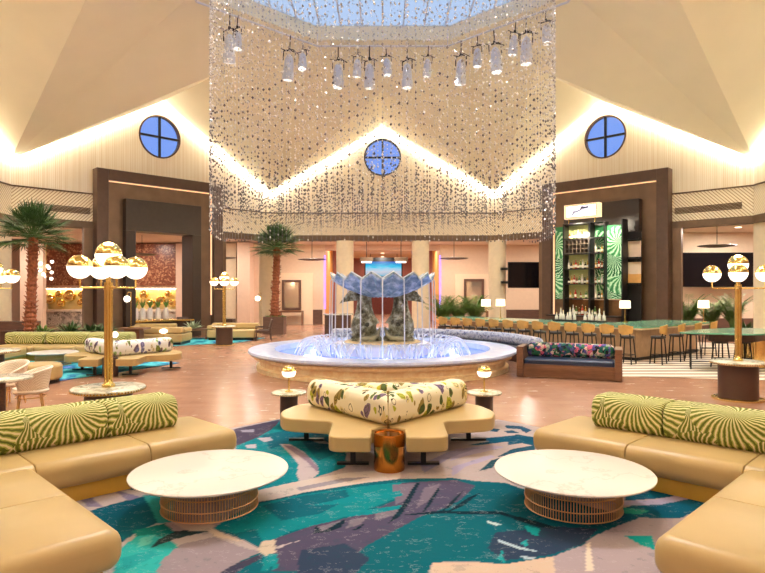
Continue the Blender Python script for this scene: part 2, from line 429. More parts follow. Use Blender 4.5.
sb = MB()
for k in range(-7, 8):
    x = k * .75; h = (RS * 1.082 if abs(x) < HS else RS + HS - abs(x)) ; h = min(RS, h)
    sb.bx(x - .02, x + .02, OC.y - h, OC.y + h, ZS + .46, ZS + .52)
bars = sb.build('skylight_window_frame', canwhite, o)

def wall_piece(a, outer, holes, name, mat, off=0.0):
    loops = [[Vector((p[0], p[1], 0)) for p in outer]] + [[Vector((p[0], p[1], 0)) for p in h] for h in holes]
    allp = [p for l in loops for p in l]
    tris = tessellate_polygon(loops)
    mb = MB(); mb.add([(p.x, -off, p.y) for p in allp], tris)
    n, u = frame(a)
    ob = mb.build(name, mat, loc=OC + n * OR, rz=-a)
    return ob
SIDE = ['back', 'right_back', 'right', 'right_front', 'front', 'left_front', 'left', 'left_back']
WZ, WR = 8.42, .87
led_no = 0
for k in range(8):
    a = k * PI / 4; n, u = frame(a)
    hole = [(WR * math.cos(2 * PI * i / 40), WZ + WR * math.sin(2 * PI * i / 40)) for i in range(40)]
    vis = k in (0, 1, 2, 6, 7)
    w = wall_piece(a, [(-OS, 5.72), (OS, 5.72), (OS, ZV), (0, ZP), (-OS, ZV)], [hole] if vis else [], 'wall_' + SIDE[k], grooved)
    struct(w, 'gabled wall of grooved cream plaster, %s side of the atrium' % SIDE[k].replace('_', ' '), 'wall')
    cb = MB(); cb.bx(-OS, OS, -.03, .1, ZB, 5.72); c = cb.build('chevron_band', chevron, w)
    tb = MB(); tb.bx(-OS, OS, -.07, .05, 5.69, 5.74); tb.build('trim_line', umber, w)
    bb = MB(); bb.bx(-OS - .02, OS + .02, -.1, .35, ZB - .26, ZB); bb.build('beam', umber, w)
    # cove led tubes along both rakes
    for sg in (-1, 1):
        p0 = Vector((sg * (OS - .12), -.1, ZV - .05)); p1 = Vector((0, -.1, ZP - .09))
        t = MB(); t.tube([p0, p1], .028, 6); t.build('cove_light_strip', led, w)
    if vis:
        nm = 'window_%d' % (k + 1)
        g = MB(); g.lathe([(1e-6, 0), (WR, 0)], seg=40)
        g = MB(); g.add([(x, .12, z) for x, z in hole], [tuple(range(40))])
        gl = g.build(nm, windowm, loc=OC + n * OR, rz=-a)
        struct(gl, 'round blue window in the %s gable' % SIDE[k].replace('_', ' '), 'window')
        f = MB()
        ring = [(WR + .0) * 1.0, WR + .07]
        vs = []; fs = []
        for i in range(40):
            t = 2 * PI * i / 40
            for rr, y in ((WR + .03, -.03), (WR - .03, -.03), (WR - .03, .16), (WR + .03, .16)):
                vs.append((rr * math.cos(t), y, WZ + rr * math.sin(t)))
        for i in range(40):
            j = (i + 1) % 40
            for q in range(4): fs.append((i * 4 + q, j * 4 + q, j * 4 + (q + 1) % 4, i * 4 + (q + 1) % 4))
        f.add(vs, fs); f.build('frame', black if k == 0 else darkwood, gl)
        m = MB(); m.bx(-.04, .04, 0, .1, WZ - WR, WZ + WR); m.bx(-WR, WR, 0, .1, WZ - .04, WZ + .04); m.build('glazing_bar', black, gl)
    # return-air grille in the chevron band
    if k in (1, 7):
        sg = 1 if k == 1 else -1
        s0, z0 = wpx(a, 675 if k == 1 else 90, 211, .03); s1, z1 = wpx(a, 742 if k == 1 else 24, 211, .03)
        v = MB()
        for i in range(5): v.bx(min(s0, s1), max(s0, s1), -.07, -.03, 4.93 + i * .05, 4.955 + i * .05)
        v.build('air_grille', umber, w)

# columns under the octagon
def column(name, x, y, r, label):
    mb = MB(); mb.cyl((0, 0, 0), r, ZB - .26, 28); o = mb.build(name, pale, None, True, loc=(x, y, 0))
    b = MB(); b.cyl((0, 0, 0), r + .05, .14, 28); b.build('column_foot', wains, o)
    struct(o, label, 'column'); return o
column('column_1', -5.55, 29.0, .42, 'pale round column behind the taller palm left of the fountain')
column('column_2', -1.83, 29.2, .42, 'pale round column left of the blue picture screen')
column('column_3', 1.85, 29.2, .42, 'pale round column right of the blue picture screen')
column('column_4', 5.55, 29.0, .42, 'pale round column beside the wall-hung black television')
column('column_5', -13.75, 21.3, .5, 'pale round column behind the palm by the left wall')
column('column_6', 13.75, 21.3, .5, 'pale round column at the right wall')
for k in (2, 3, 4, 5):
    p = wl(k * PI / 4, OS, OR); column('column_%d' % (k + 5), p.x, p.y, .42, 'pale round column behind the viewer')

# outer ceiling: big rectangle with the octagon cut out
rect = [(-21, -5.2), (23, -5.2), (23, 52), (-21, 52)]
octo = [wl(k * PI / 4, OS, OR) for k in range(8)]
loops = [[Vector((x, y, 0)) for x, y in rect], [Vector((p.x, p.y, 0)) for p in octo]]
ap = [p for l in loops for p in l]
oc = MB(); oc.add([(p.x, p.y, ZSOF - .3) for p in ap], tessellate_polygon(loops))
struct(oc.build('ceiling_outer', softceil), 'low blush ceiling of the surrounding gallery', 'ceiling')
def wallbox(name, x0, x1, y0, y1, z0, z1, mat, label, cat='wall'):
    m = MB(); m.bx(x0, x1, y0, y1, z0, z1); return struct(m.build(name, mat), label, cat)
BD = 35.0
wallbox('wall_gallery_left', -21.2, -21, -5.2, 52, 0, ZSOF, pink, 'blush side wall of the left gallery')
wallbox('wall_gallery_right', 23, 23.2, -5.2, 52, 0, ZSOF, pink, 'blush side wall of the right gallery')
wallbox('wall_gallery_front', -21, 23, -5.4, -5.2, 0, ZSOF, pink, 'blush wall behind the viewer')
wallbox('wall_gallery_back_left', -21, -3.35, BD, BD + .2, 0, ZSOF, peach, 'peach gallery wall left of the passage')
wallbox('wall_gallery_back_right', 3.35, 23, BD, BD + .2, 0, ZSOF, peach, 'peach gallery wall right of the passage')
wallbox('wall_passage_left', -3.5, -3.35, BD + .2, 50, 0, ZSOF, orange, 'side wall of the passage coloured as if lit amber, left')
wallbox('wall_passage_right', 3.35, 3.5, BD + .2, 50, 0, ZSOF, orange, 'side wall of the passage coloured as if lit amber, right')
wallbox('wall_passage_end', -3.5, 3.5, 50, 50.2, 0, ZSOF, redbrown, 'red brown end wall of the passage')
wallbox('wall_passage_inner_left', -3.3, -1.95, 40, 40.2, 0, ZSOF, redbrown, 'red brown pier in the passage, left')
wallbox('wall_passage_inner_right', 1.95, 3.3, 40, 40.2, 0, ZSOF, redbrown, 'red brown pier in the passage, right')
wallbox('trim_1', -3.35, 3.35, BD, BD + .2, 4.3, ZSOF, pink, 'lintel over the passage', 'lintel')
wallbox('door_1', -1.1, 1.1, 49.8, 50, 0, 1.75, flat('maroon_door', (104, 44, 34), .5), 'low maroon doors at the end of the passage', 'door')
for sg, nm in ((-1, 'left'), (1, 'right')):
    m = MB(); m.bx(sg * 3.35 - .04, sg * 3.35 + .04, BD - .06, BD, .9, 4.0)
    tag(m.build('led_strip', purple), 'violet light strip up the %s edge of the passage opening' % nm, 'light strip', None, 'thing')
    wallbox('baseboard_back_' + nm, *((-21, -3.5) if sg < 0 else (3.5, 23)), BD - .05, BD, 0, .85, wains, 'brown wainscot along the back wall, ' + nm, 'baseboard')
# pilasters and steps of the blush wall, back left
for i, (x0, x1, dd, mt) in enumerate(((222, 236, 33.2, pale), (237, 250, 32.4, pink), (251, 261, 33.4, pink))):
    p0, p1 = P(x0, 0, dd), P(x1, 0, dd)
    wallbox('trim_%d' % (i + 2), p0.x, p1.x, dd, BD, 0, ZB - .05, mt, ['pale pilaster left of the blush pilasters', 'wide blush pilaster on the back wall', 'narrow blush pilaster beside the column'][i], 'pilaster')
p0, p1 = P(20, 0, 31), P(43, 0, 31)
wallbox('trim_5', p0.x, p1.x, 31, 31.3, 0, ZB - .05, pink, 'wide blush pilaster behind the left palm', 'pilaster')
# raised surrounds for the two framed mirrors
wallbox('trim_6', P(276, 0, BD).x, P(313, 0, BD).x, BD - .12, BD, .0, P(0, 273, BD).z, flat('light_surround', (246, 220, 188), .8, var=.02), 'light surround behind the left framed mirror', 'surround')
wallbox('trim_7', P(455, 0, BD).x, P(492, 0, BD).x, BD - .12, BD, .0, P(0, 274, BD).z, MATS['light_surround'], 'light surround behind the right framed mirror', 'surround')
# dark dado wall left of the palm and in the right gallery
wallbox('baseboard_left', -15.2, -11.9, 20.6, 20.9, 0, .92, wains, 'dark wood dado wall at far left', 'baseboard')
# right gallery wall with the big television
wallbox('wall_gallery_television', 12.4, 23, 27.6, 27.8, 0, ZB, peach, 'blush wall carrying the large dark television', 'wall')
wallbox('baseboard_right', 12.4, 23, 27.5, 27.6, 0, .7, wains, 'dark wood base of the television wall', 'baseboard')

# ------------------------------------------------------------------ portals
def portal(k, label):
    a = k * PI / 4; n, u = frame(a)
    r = thing('portal', label, 'portal', OC + n * OR, -a, None, 'structure')
    b = MB(); b.bx(-2.7, -2.25, -.45, .3, 0, 6.7); b.bx(2.25, 2.7, -.45, .3, 0, 6.7); b.bx(-2.25, 2.25, -.45, .3, 6.28, 6.7); b.build('outer_band', pdark, r, bevel=.015, seg=1)
    b = MB(); b.bx(-2.25, -1.62, -.2, .3, 0, 6.28); b.bx(1.62, 2.25, -.2, .3, 0, 6.28); b.bx(-1.62, 1.62, -.2, .3, 5.62, 6.28); b.build('bronze_panel', pmid, r)
    b = MB(); b.bx(-2.25, -2.21, -.26, -.2, .9, 6.28); b.bx(2.21, 2.25, -.26, -.2, .9, 6.28); b.bx(-2.21, 2.21, -.26, -.2, 6.24, 6.28); b.build('light_strip', ledw, r)
    b = MB(); b.bx(-1.62, 1.62, -.5, .3, 4.36, 5.62); b.build('header_panel', pblack, r, bevel=.01, seg=1)
    b = MB(); b.bx(-1.62, -1.22, -.5, .5, 0, 4.36); b.bx(1.22, 1.62, -.5, .5, 0, 4.36); b.build('jamb', pblack, r, bevel=.01, seg=1)
    b = MB(); b.bx(-1.22, 1.22, -.3, .4, 0, .7); b.build('base_panel', darkwood, r)
    b = MB(); b.bx(-1.26, 1.26, -.55, .45, .7, .76); b.build('ledge', brass, r)
    for sg in (-1, 1):
        b = MB(); b.bx(sg * 2.72, sg * 3.05, -.1, .1, 0, ZB - .26); b.build('side_screen', pmid, r)
    return r
portal(7, 'tall dark bronze portal framing the view to the gold wall on the left')
portal(1, 'tall dark bronze portal behind the back bar on the right')
# ------------------------------------------------------------------ hanging crystals and stage lights
def bead_curtain():
    rng = np.random.default_rng(3)
    pts = []; low = []; strands = []
    for i in range(172):                       # outer ring
        t = 2 * PI * i / 172; x = math.sin(t); y = math.cos(t); R = 4.38
        zb = 3.62 - .30 * abs(x) ** 3 + max(0, -y) * .5
        strands.append((R * x, R * y, zb))
        z = zb + rng.uniform(0, .1)
        while z < 10.9:
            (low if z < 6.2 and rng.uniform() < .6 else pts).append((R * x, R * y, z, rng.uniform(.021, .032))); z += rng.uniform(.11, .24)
    for R in (4.05, 3.65, 3.2, 2.7, 2.2, 1.7, 1.2, .7):
        m = int(2 * PI * R / .23)
        for i in range(m):
            t = 2 * PI * i / m + R; x = R * math.sin(t); y = R * math.cos(t)
            zb = 3.98 + rng.uniform(-.08, .12)
            z = zb
            while z < 10.9:
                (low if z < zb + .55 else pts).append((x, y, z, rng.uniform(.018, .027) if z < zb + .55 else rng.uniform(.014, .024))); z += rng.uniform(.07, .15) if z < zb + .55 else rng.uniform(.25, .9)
    octv = [(1, 0, 0), (0, 1, 0), (-1, 0, 0), (0, -1, 0), (0, 0, 1.25), (0, 0, -1.25)]
    octf = [(0, 1, 4), (1, 2, 4), (2, 3, 4), (3, 0, 4), (1, 0, 5), (2, 1, 5), (3, 2, 5), (0, 3, 5)]
    def gems(lst):
        mb = MB()
        for x, y, z, r in lst:
            c, s_ = math.cos(x * 9 + z * 7), math.sin(x * 9 + z * 7); o = len(mb.v)
            for a, b, e in octv: mb.v.append((x + r * (a * c - b * s_), y + r * (a * s_ + b * c), z + r * e))
            mb.f += [tuple(q + o for q in f) for f in octf]
        return mb
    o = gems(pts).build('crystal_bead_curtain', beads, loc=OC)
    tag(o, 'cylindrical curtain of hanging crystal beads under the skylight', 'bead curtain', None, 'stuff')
    o2 = gems(low).build('shaded_beads', shadebeads, o); o2['kind'] = 'stuff'  # lower beads of the same curtain, painted darker as if in shade
    th = MB()
    for x, y, zb in strands: th.bx(x - .0012, x + .0012, y - .0012, y + .0012, zb, 11.2)
    th.build('thread', canwhite, o)
bead_curtain()

rail = MB(); RR = 5.62
pts = [OC + Vector((RR * 1.0 / math.cos(PI / 8) * math.sin((k + .5) * PI / 4), RR / math.cos(PI / 8) * math.cos((k + .5) * PI / 4), 10.72)) for k in range(8)]
rt = thing('lighting_rail', 'thin octagonal pipe rail below the skylight edge', 'lighting rail', (0, 0, 0))
rail.tube(pts, .035, 8, closed=True); rail.build('pipe', canwhite, rt, True)
hg = MB()
for p in pts: hg.tube([p, p + Vector((0, 0, .45))], .02, 6)
hg.build('hanger', canwhite, rt)
def stage_light():
    r = thing('stage_light', '', 'stage light', (0, 0, 0), 0, 'stage lights hung around the skylight')
    b = MB(); b.tube([(0, 0, 0), (0, 0, .42)], .022, 6); b.build('stem', black, r); b = MB(); b.tube([(-.2, 0, -.42), (-.2, 0, -.12), (0, 0, -.05), (.2, 0, -.12), (.2, 0, -.42)], .022, 6); b.build('yoke', black, r, True)
    c = MB(); c.tube([(0, 0, 0.02), (0, 0, -.08)], .05, 8); c.tube([(-.3, .05, -.03), (-.1, 0, -.1), (.1, .02, -.02), (.32, .06, -.14)], .018, 6); c.build('clamp', black, r, True)
    h = MB(); h.lathe([(.04, -.2), (.1, -.26), (.15, -.38), (.175, -.6), (.175, -.78), (.2, -.8), (.19, -1.08), (.17, -1.08), (.16, -.84)], seg=20); hh = h.build('housing', canwhite, r, True)
    l = MB(); l.cyl((0, 0, -.9), .155, .02, 20); l.build('lens', glow('lamp_lens_lit', (255, 238, 214), 6), hh)
    return r
sl0 = stage_light()
spots = [(229, 22, .2), (238, 30, -.1), (290, 52, .1), (303, 58, -.2), (338, 66, 0), (358, 68, .1), (369, 66, .05), (387, 66, -.1), (407, 66, 0), (428, 67, .1),
         (461, 62, .1), (477, 58, 0), (495, 54, -.1), (515, 44, .1), (526, 38, 0), (546, 26, -.1)]
def near_of(i):
    return ['far left end of the visible rail', 'far left end'][0]
sl_used = False
for i, (x, y, tilt) in enumerate(spots):
    # the rail point on this pixel column
    best = None
    for k in range(8):
        A, B = pts[k], pts[(k + 1) % 8]
        for q in range(101):
            p = A.lerp(B, q / 100)
            if p.y < 12: continue
            e = abs(CX + FX * p.x / p.y - x) - p.y * .01
            if best is None or e < best[0]: best = (e, p.copy())
    p = best[1]
    lab = 'white stage light on the skylight rail, %s from the left' % ORD[i]
    if not sl_used: o = sl0; o['label'] = lab; sl_used = True
    else: o = dup(sl0, lab, (0, 0, 0))
    o.location = p - Vector((0, 0, .42)); o.rotation_euler = (tilt, tilt * .6, random.uniform(-.6, .6))
    if i % 2: o.scale = (.8, .8, .72); o.location.z += .42 * .28
LAMPS = []
def lamp(kind, name, loc, energy, color, size=.2, spot=None, target=None, blend=.6):
    d = bpy.data.lights.new(name, kind); d.energy = energy; d.color = color
    if kind == 'AREA': d.shape = 'DISK'; d.size = size
    else: d.shadow_soft_size = size
    if kind == 'SPOT': d.spot_size = spot; d.spot_blend = blend
    o = bpy.data.objects.new(name, d); COL.objects.link(o); o.location = loc
    if target is not None: o.rotation_euler = (Vector(target) - Vector(loc)).to_track_quat('-Z', 'Y').to_euler()
    return o
# ------------------------------------------------------------------ rugs
LEAFS = [
 ((178, 162, 160), [(0, 400), (765, 400), (900, 700), (-200, 700)]),
 ((20, 148, 146), [(236, 431), (279, 420), (300, 420), (335, 430), (346, 450), (346, 468), (330, 474), (310, 480), (285, 486), (255, 492), (236, 450)]),
 ((24, 112, 120), [(262, 436), (300, 428), (330, 438), (335, 455), (318, 462), (300, 440), (270, 450)]),
 ((70, 62, 86), [(234, 430), (281, 420), (272, 430), (258, 438), (236, 447)]),
 ((150, 150, 170), [(241, 431), (254, 430), (254, 433), (242, 433)]),
 ((180, 172, 184), [(257, 439), (270, 438), (273, 441), (264, 443)]), ((180, 172, 184), [(245, 446), (256, 445), (256, 449), (247, 449)]),
 ((190, 174, 178), [(280, 445), (290, 445), (304, 453), (317, 466), (319, 474), (312, 480), (300, 484), (296, 474), (299, 466), (290, 455)]),
 ((140, 120, 140), [(283, 446), (292, 447), (306, 455), (318, 468), (318, 474), (306, 462)]),
 ((196, 180, 178), [(303, 438), (322, 440), (330, 445), (318, 444)]),
 ((204, 188, 180), [(255, 492), (300, 482), (345, 474), (400, 470), (400, 480), (350, 486), (303, 494), (262, 503), (250, 500)]),
 ((150, 140, 152), [(296, 489), (345, 479), (372, 478), (345, 483), (300, 492)]),
 ((168, 156, 184), [(455, 450), (490, 446), (505, 448), (470, 456), (450, 462)]), ((168, 156, 184), [(452, 468), (490, 456), (496, 458), (465, 468), (452, 478)]),
 ((150, 140, 168), [(420, 466), (450, 452), (480, 448), (452, 458), (424, 474)]),
 # great leaf
 ((8, 108, 112), [(213, 530), (235, 515), (259, 503), (273, 501), (303, 494), (334, 489), (365, 484), (400, 480), (453, 479), (474, 482), (505, 484), (526, 491), (560, 500), (618, 515), (618, 527), (593, 538), (582, 547), (553, 558), (505, 566), (472, 563), (432, 564), (427, 580), (425, 640), (180, 640), (215, 577), (245, 560), (259, 550), (245, 542), (223, 534)]),
 ((12, 146, 140), [(213, 530), (236, 515), (259, 505), (303, 496), (365, 487), (405, 483), (400, 498), (370, 510), (330, 523), (290, 533), (276, 540), (270, 573), (262, 573), (264, 545), (255, 530), (235, 535)]),
 ((20, 112, 118), [(262, 507), (303, 497), (345, 491), (350, 500), (320, 515), (282, 522)]),
 ((76, 70, 96), [(275, 540), (312, 527), (358, 517), (400, 500), (402, 484), (455, 481), (475, 487), (458, 503), (440, 511), (420, 518), (398, 530), (365, 548), (340, 573), (272, 573)]),
 ((118, 108, 122), [(318, 528), (345, 521), (340, 528), (322, 533)]), ((118, 108, 122), [(350, 521), (368, 518), (360, 526), (346, 530)]), ((118, 108, 122), [(376, 515), (400, 507), (396, 516), (375, 522)]),
 ((110, 100, 118), [(392, 486), (418, 484), (408, 500), (396, 506)]), ((110, 100, 118), [(424, 489), (440, 485), (436, 497), (416, 510)]),
 ((12, 150, 145), [(400, 492), (350, 498), (310, 507), (345, 505), (403, 497)]), ((12, 150, 145), [(404, 506), (360, 512), (335, 519), (370, 516), (402, 510)]),
 ((44, 60, 86), [(495, 534), (555, 528), (598, 530), (584, 545), (548, 557), (505, 562), (488, 550)]),
 ((44, 60, 86), [(300, 552), (345, 545), (370, 560), (350, 580), (296, 580)]),
 ((18, 44, 54), [(395, 517), (440, 512), (500, 513), (545, 525), (560, 530), (540, 529), (500, 516), (440, 515)]),
 ((18, 44, 54), [(416, 484), (420, 484), (410, 503), (400, 518), (388, 525), (403, 505)]), ((18, 44, 54), [(438, 489), (440, 490), (430, 507), (422, 515), (430, 500)]),
 ((18, 44, 54), [(464, 491), (452, 507), (440, 514), (455, 499)]), ((18, 44, 54), [(480, 494), (462, 508), (446, 514), (466, 500)]),
 ((18, 44, 54), [(346, 520), (342, 528), (330, 533), (313, 535), (316, 526), (322, 533)]), ((18, 44, 54), [(372, 518), (360, 530), (350, 533), (366, 524)]),
 ((200, 214, 214), [(485, 521), (501, 526), (496, 527), (488, 524)]), ((180, 200, 214), [(496, 540), (515, 547), (542, 554), (520, 551), (500, 544)]), ((180, 200, 214), [(520, 557), (540, 560), (525, 561)]),
 ((30, 180, 165), [(520, 545), (527, 541), (528, 549)]), ((30, 180, 165), [(497, 560), (502, 552), (505, 565)]), ((30, 180, 165), [(525, 527), (540, 530), (538, 538), (530, 535)]),
 ((196, 178, 160), [(262, 543), (275, 541), (276, 554), (266, 558), (258, 552)]), ((190, 176, 176), [(276, 548), (312, 539), (290, 545), (277, 551)]),
 ((20, 160, 150), [(266, 556), (277, 555), (278, 568), (274, 573)]),
 # lower left
 ((8, 98, 108), [(90, 512), (125, 502), (146, 497), (158, 524), (140, 532), (118, 546), (105, 530)]),
 ((96, 190, 164), [(142, 496), (172, 498), (176, 523), (158, 525), (150, 508)]),
 ((24, 140, 120), [(132, 532), (165, 525), (176, 534), (150, 548), (138, 540)]),
 ((84, 196, 174), [(108, 600), (118, 552), (136, 538), (150, 536), (168, 540), (178, 548), (164, 560), (154, 580), (140, 610)]),
 ((190, 214, 184), [(140, 540), (155, 536), (150, 545), (138, 549)]), ((60, 178, 164), [(120, 560), (150, 552), (160, 556), (125, 572)]),
 ((146, 132, 142), [(162, 562), (180, 546), (215, 538), (246, 550), (262, 553), (238, 564), (212, 580), (190, 640), (140, 610)]),
 ((40, 58, 62), [(148, 551), (160, 540), (175, 533), (190, 531), (208, 533), (190, 537), (174, 541), (160, 546)]),
 ((60, 58, 80), [(222, 573), (240, 563), (262, 556), (262, 560), (240, 571), (228, 585), (214, 585)]),
 ((208, 184, 166), [(172, 523), (215, 522), (213, 530), (225, 536), (245, 544), (215, 538), (208, 533), (186, 532)]),
 ((124, 114, 142), [(72, 494), (88, 496), (103, 508), (88, 508)]), ((124, 114, 142), [(112, 490), (140, 498), (150, 496), (128, 502)]), ((10, 100, 104), [(114, 487), (134, 480), (140, 492), (124, 490)]),
 # lower right
 ((206, 182, 164), [(505, 566), (553, 558), (562, 575), (565, 640), (425, 640), (432, 564), (472, 564)]),
 ((168, 152, 160), [(553, 558), (582, 547), (593, 538), (618, 527), (640, 518), (672, 518), (690, 640), (565, 640)]),
 ((222, 206, 190), [(586, 546), (590, 544), (594, 573), (586, 573)]),
 ((24, 184, 164), [(624, 537), (652, 537), (656, 552), (640, 546)]),
 ((6, 100, 116), [(618, 512), (640, 503), (690, 500), (720, 490), (700, 510), (680, 520), (640, 519), (618, 527)]),
 ((80, 178, 140), [(618, 508), (650, 512), (640, 516), (620, 514)]),
 ((176, 164, 190), [(600, 503), (630, 502), (655, 501), (720, 486), (710, 496), (660, 506), (620, 507)]),
 ((6, 100, 116), [(625, 497), (650, 486), (700, 488), (690, 495), (655, 500), (625, 502)]),
 # upper right
 ((10, 92, 112), [(459, 441), (495, 438), (517, 436), (512, 442), (480, 446), (468, 446), (490, 442)]),
 ((10, 84, 104), [(508, 441), (516, 435), (545, 440), (545, 449), (522, 444), (508, 446)]),
 ((54, 84, 90), [(479, 472), (492, 461), (500, 459), (492, 469)]), ((40, 84, 100), [(497, 458), (512, 450), (535, 446), (535, 452), (512, 456)]),
 ((24, 78, 104), [(505, 426), (522, 427), (532, 431), (526, 434), (520, 430), (506, 429)]), ((24, 78, 104), [(504, 432), (512, 431), (520, 434), (508, 434)]),
 ((24, 78, 104), [(480, 428), (500, 430), (497, 433), (486, 431)]),
]
def rug_main():
    rim = [(-1.62, 9.22), (1.78, 9.22), (4.0, 6.95), (4.0, 2.2), (-4.0, 2.2), (-4.0, 6.8)]
    x0, x1, y0, y1, st = -4.0, 4.0, 2.2, 9.25, .0185
    nx = int((x1 - x0) / st) + 1; ny = int((y1 - y0) / st) + 1
    xs = np.linspace(x0, x1, nx); ys = np.linspace(y0, y1, ny)
    X, Y = np.meshgrid(xs, ys)
    def inside(poly):
        c = np.zeros(X.shape, bool); n = len(poly)
        for i in range(n):
            ax, ay = poly[i]; bx_, by = poly[i - 1]
            if ay == by: continue
            c ^= ((ay > Y) != (by > Y)) & (X < (bx_ - ax) * (Y - ay) / (by - ay) + ax)
        return c
    colr = np.zeros(X.shape + (4,)); colr[..., :3] = lin((166, 151, 150)); colr[..., 3] = 1
    for rgb, poly in LEAFS[1:]:
        pw = [(F(x, y).x, F(x, y).y) for x, y in poly]
        if rgb[1] > rgb[0] + 20: rgb = (rgb[0] * .5, rgb[1] * .84, rgb[2] * .95)
        rgb = tuple(v * .93 for v in rgb)
        colr[inside(pw), :3] = lin(rgb)
    keep = inside(rim)
    fk = keep[:-1, :-1] & keep[1:, :-1] & keep[:-1, 1:] & keep[1:, 1:]
    idx = np.arange(nx * ny).reshape(ny, nx)
    fs = np.stack([idx[:-1, :-1], idx[:-1, 1:], idx[1:, 1:], idx[1:, :-1]], -1)[fk]
    used = np.unique(fs); remap = -np.ones(nx * ny, int); remap[used] = np.arange(len(used))
    V = np.stack([X.ravel(), Y.ravel(), np.full(X.size, .012)], -1)[used]
    me = bpy.data.meshes.new('leaf_rug'); me.from_pydata(V.tolist(), [], remap[fs].tolist())
    at = me.color_attributes.new('pattern', 'FLOAT_COLOR', 'POINT'); at.data.foreach_set('color', colr.reshape(-1, 4)[used].ravel())
    n = N('leaf_patterned_wool'); n.set(.95, spec=.08)
    va = n.new('ShaderNodeVertexColor', layer_name='pattern')
    co = n.coord(); f = n.noise(co, 5, 6, .7); g = n.noise(co, 60, 3, .7)
    c = n.mix(n.math('MULTIPLY', n.math('GREATER_THAN', n.math('ADD', f, n.math('MULTIPLY', g, .25)), .80), .10), va.outputs[0], lin((170, 176, 184)))
    c2 = n.mix(n.math('MULTIPLY', n.math('LESS_THAN', n.math('ADD', f, n.math('MULTIPLY', g, .2)), .50), .22), c, lin((14, 70, 84)))
    h = n.noise(n.coord('Object', (1.2, 2.2, 1)), 3.2, 6, .65); ln = n.math('LESS_THAN', n.math('ABSOLUTE', n.math('SUBTRACT', h, .5)), .009)
    c2 = n.mix(n.math('MULTIPLY', n.math('MULTIPLY', ln, n.math('GREATER_THAN', f, .52)), .22), c2, lin((190, 184, 190)))
    n.base(c2); n.bump(g, .2, .01); me.materials.append(n.m)
    o = bpy.data.objects.new('leaf_rug', me); COL.objects.link(o)
    tag(o, 'large leaf-patterned rug in teal, navy and lilac between the two front sofas', 'rug')
    e = MB(); e.prism(rim, .001, .0105); e.build('rug_backing', flat('rug_edge', (66, 60, 80), .9), o)
rug_main()
def rug(name, poly, mat, label):
    m = MB(); m.prism(poly, .001, .014); return tag(m.build(name, mat), label, 'rug')
waver = m_wave_rug('blue_wave_wool', [(24, 70, 110), (20, 130, 160), (90, 190, 200), (30, 100, 150), (120, 130, 200)], (1.5, .8, 1))
rug('wave_rug', [(-7.4, 12.5), (-6.6, 14.2), (-5.55, 16.4), (-7, 17.0), (-11, 17.0), (-12, 13.3)], waver, 'blue wave rug under the far flowered sofa')
rug('wave_rug', [(-7.7, 21.2), (-5.4, 23), (-4.9, 25.0), (-8, 25), (-10.2, 22)], waver, 'turquoise rug in front of the tan sofas beyond the left portal')
rug('striped_carpet', [(5.35, 13.9), (12.6, 12.4), (12.9, 16), (12.9, 22.2), (8.6, 25.2), (5.0, 26.5), (2.4, 20.4)], m_stripe_carpet(), 'cream and grey striped carpet under the bar and its stools')

# ------------------------------------------------------------------ sectional sofas
def sectional(name, label, loc, rz, mir, runs, legs, ui):
    """local x = along the run (u, times mir), local y = across (v)"""
    r = thing(name, label, 'sofa', loc, rz)
    u0 = runs[0]
    def along_run(nm, mat, a, b, vc, w, zc, h, rad, e0, e1):
        m = MB(); loaf(m, b - a - .006, w, h, rad, e0 if mir > 0 else e1, e1 if mir > 0 else e0)
        o = m.build(nm, mat, r, True, angle=1.1); o.location = ((a + b) / 2 * mir, vc, zc); return o
    def along_leg(nm, mat, a, b, uc, w, zc, h, rad, e0, e1):
        m = MB(); loaf(m, b - a - .006, w, h, rad, e0, e1)
        o = m.build(nm, mat, r, True, angle=1.1); o.location = (uc * mir, (a + b) / 2, zc); o.rotation_euler = (0, 0, PI / 2); return o
    cuts = [u0, ui] + list(runs[1:])
    along_run('seat', leather, u0, ui, 6.515, 1.13, .295, .27, .10, .1, .012)
    for k in range(1, len(cuts) - 1): along_run('seat', leather, cuts[k], cuts[k + 1], 6.515, 1.13, .295, .27, .10, .012, .10 if k == len(cuts) - 2 else .012)
    for k in range(len(legs) - 1): along_leg('seat', leather, legs[k], legs[k + 1], (u0 + ui) / 2, ui - u0, .295, .27, .10, .10 if k == 0 else .012, .012)
    def box(nm, a, b, v0, v1, z0, z1):
        m = MB(); m.bx(a * mir, b * mir, v0, v1, z0, z1); return m.build(nm, plinthm, r)
    box('plinth', u0 + .05, cuts[-1] - .14, 6.03, 7.0, .013, .165); box('plinth', u0 + .05, ui - .1, legs[0] + .14, 6.03, .013, .165)
    ue = cuts[-1] - .44
    bc = [u0 + .02] + [u0 + (ue - u0) * t for t in (.36, .72)] + [ue]
    for i in range(3): along_run('bolster', palm, bc[i], bc[i + 1], 6.80, .54, .60, .37, .13, .03, .05 if i == 2 else .03)
    v0, v1 = legs[0] + .36, 6.52
    for i in range(2): along_leg('bolster', palm, v0 + (v1 - v0) * i / 2, v0 + (v1 - v0) * (i + 1) / 2, u0 + .28, .54, .60, .37, .13, .05 if i == 0 else .03, .03)
    return r
# world = u*(1,1)/sqrt2 + v*(-1,1)/sqrt2 for the left one
sectional('sectional_sofa', 'tan leather corner sofa with palm print bolsters at left of the leaf rug', (0, 0, 0), PI / 4, 1, (.41, 2.64, 3.67), (3.98, 4.99, 5.95), 1.60)
sectional('sectional_sofa', 'tan leather corner sofa with palm print bolsters at right of the leaf rug', (.09, 0, 0), -PI / 4, -1, (.41, 2.62, 3.71), (3.86, 4.96, 5.95), 1.57)

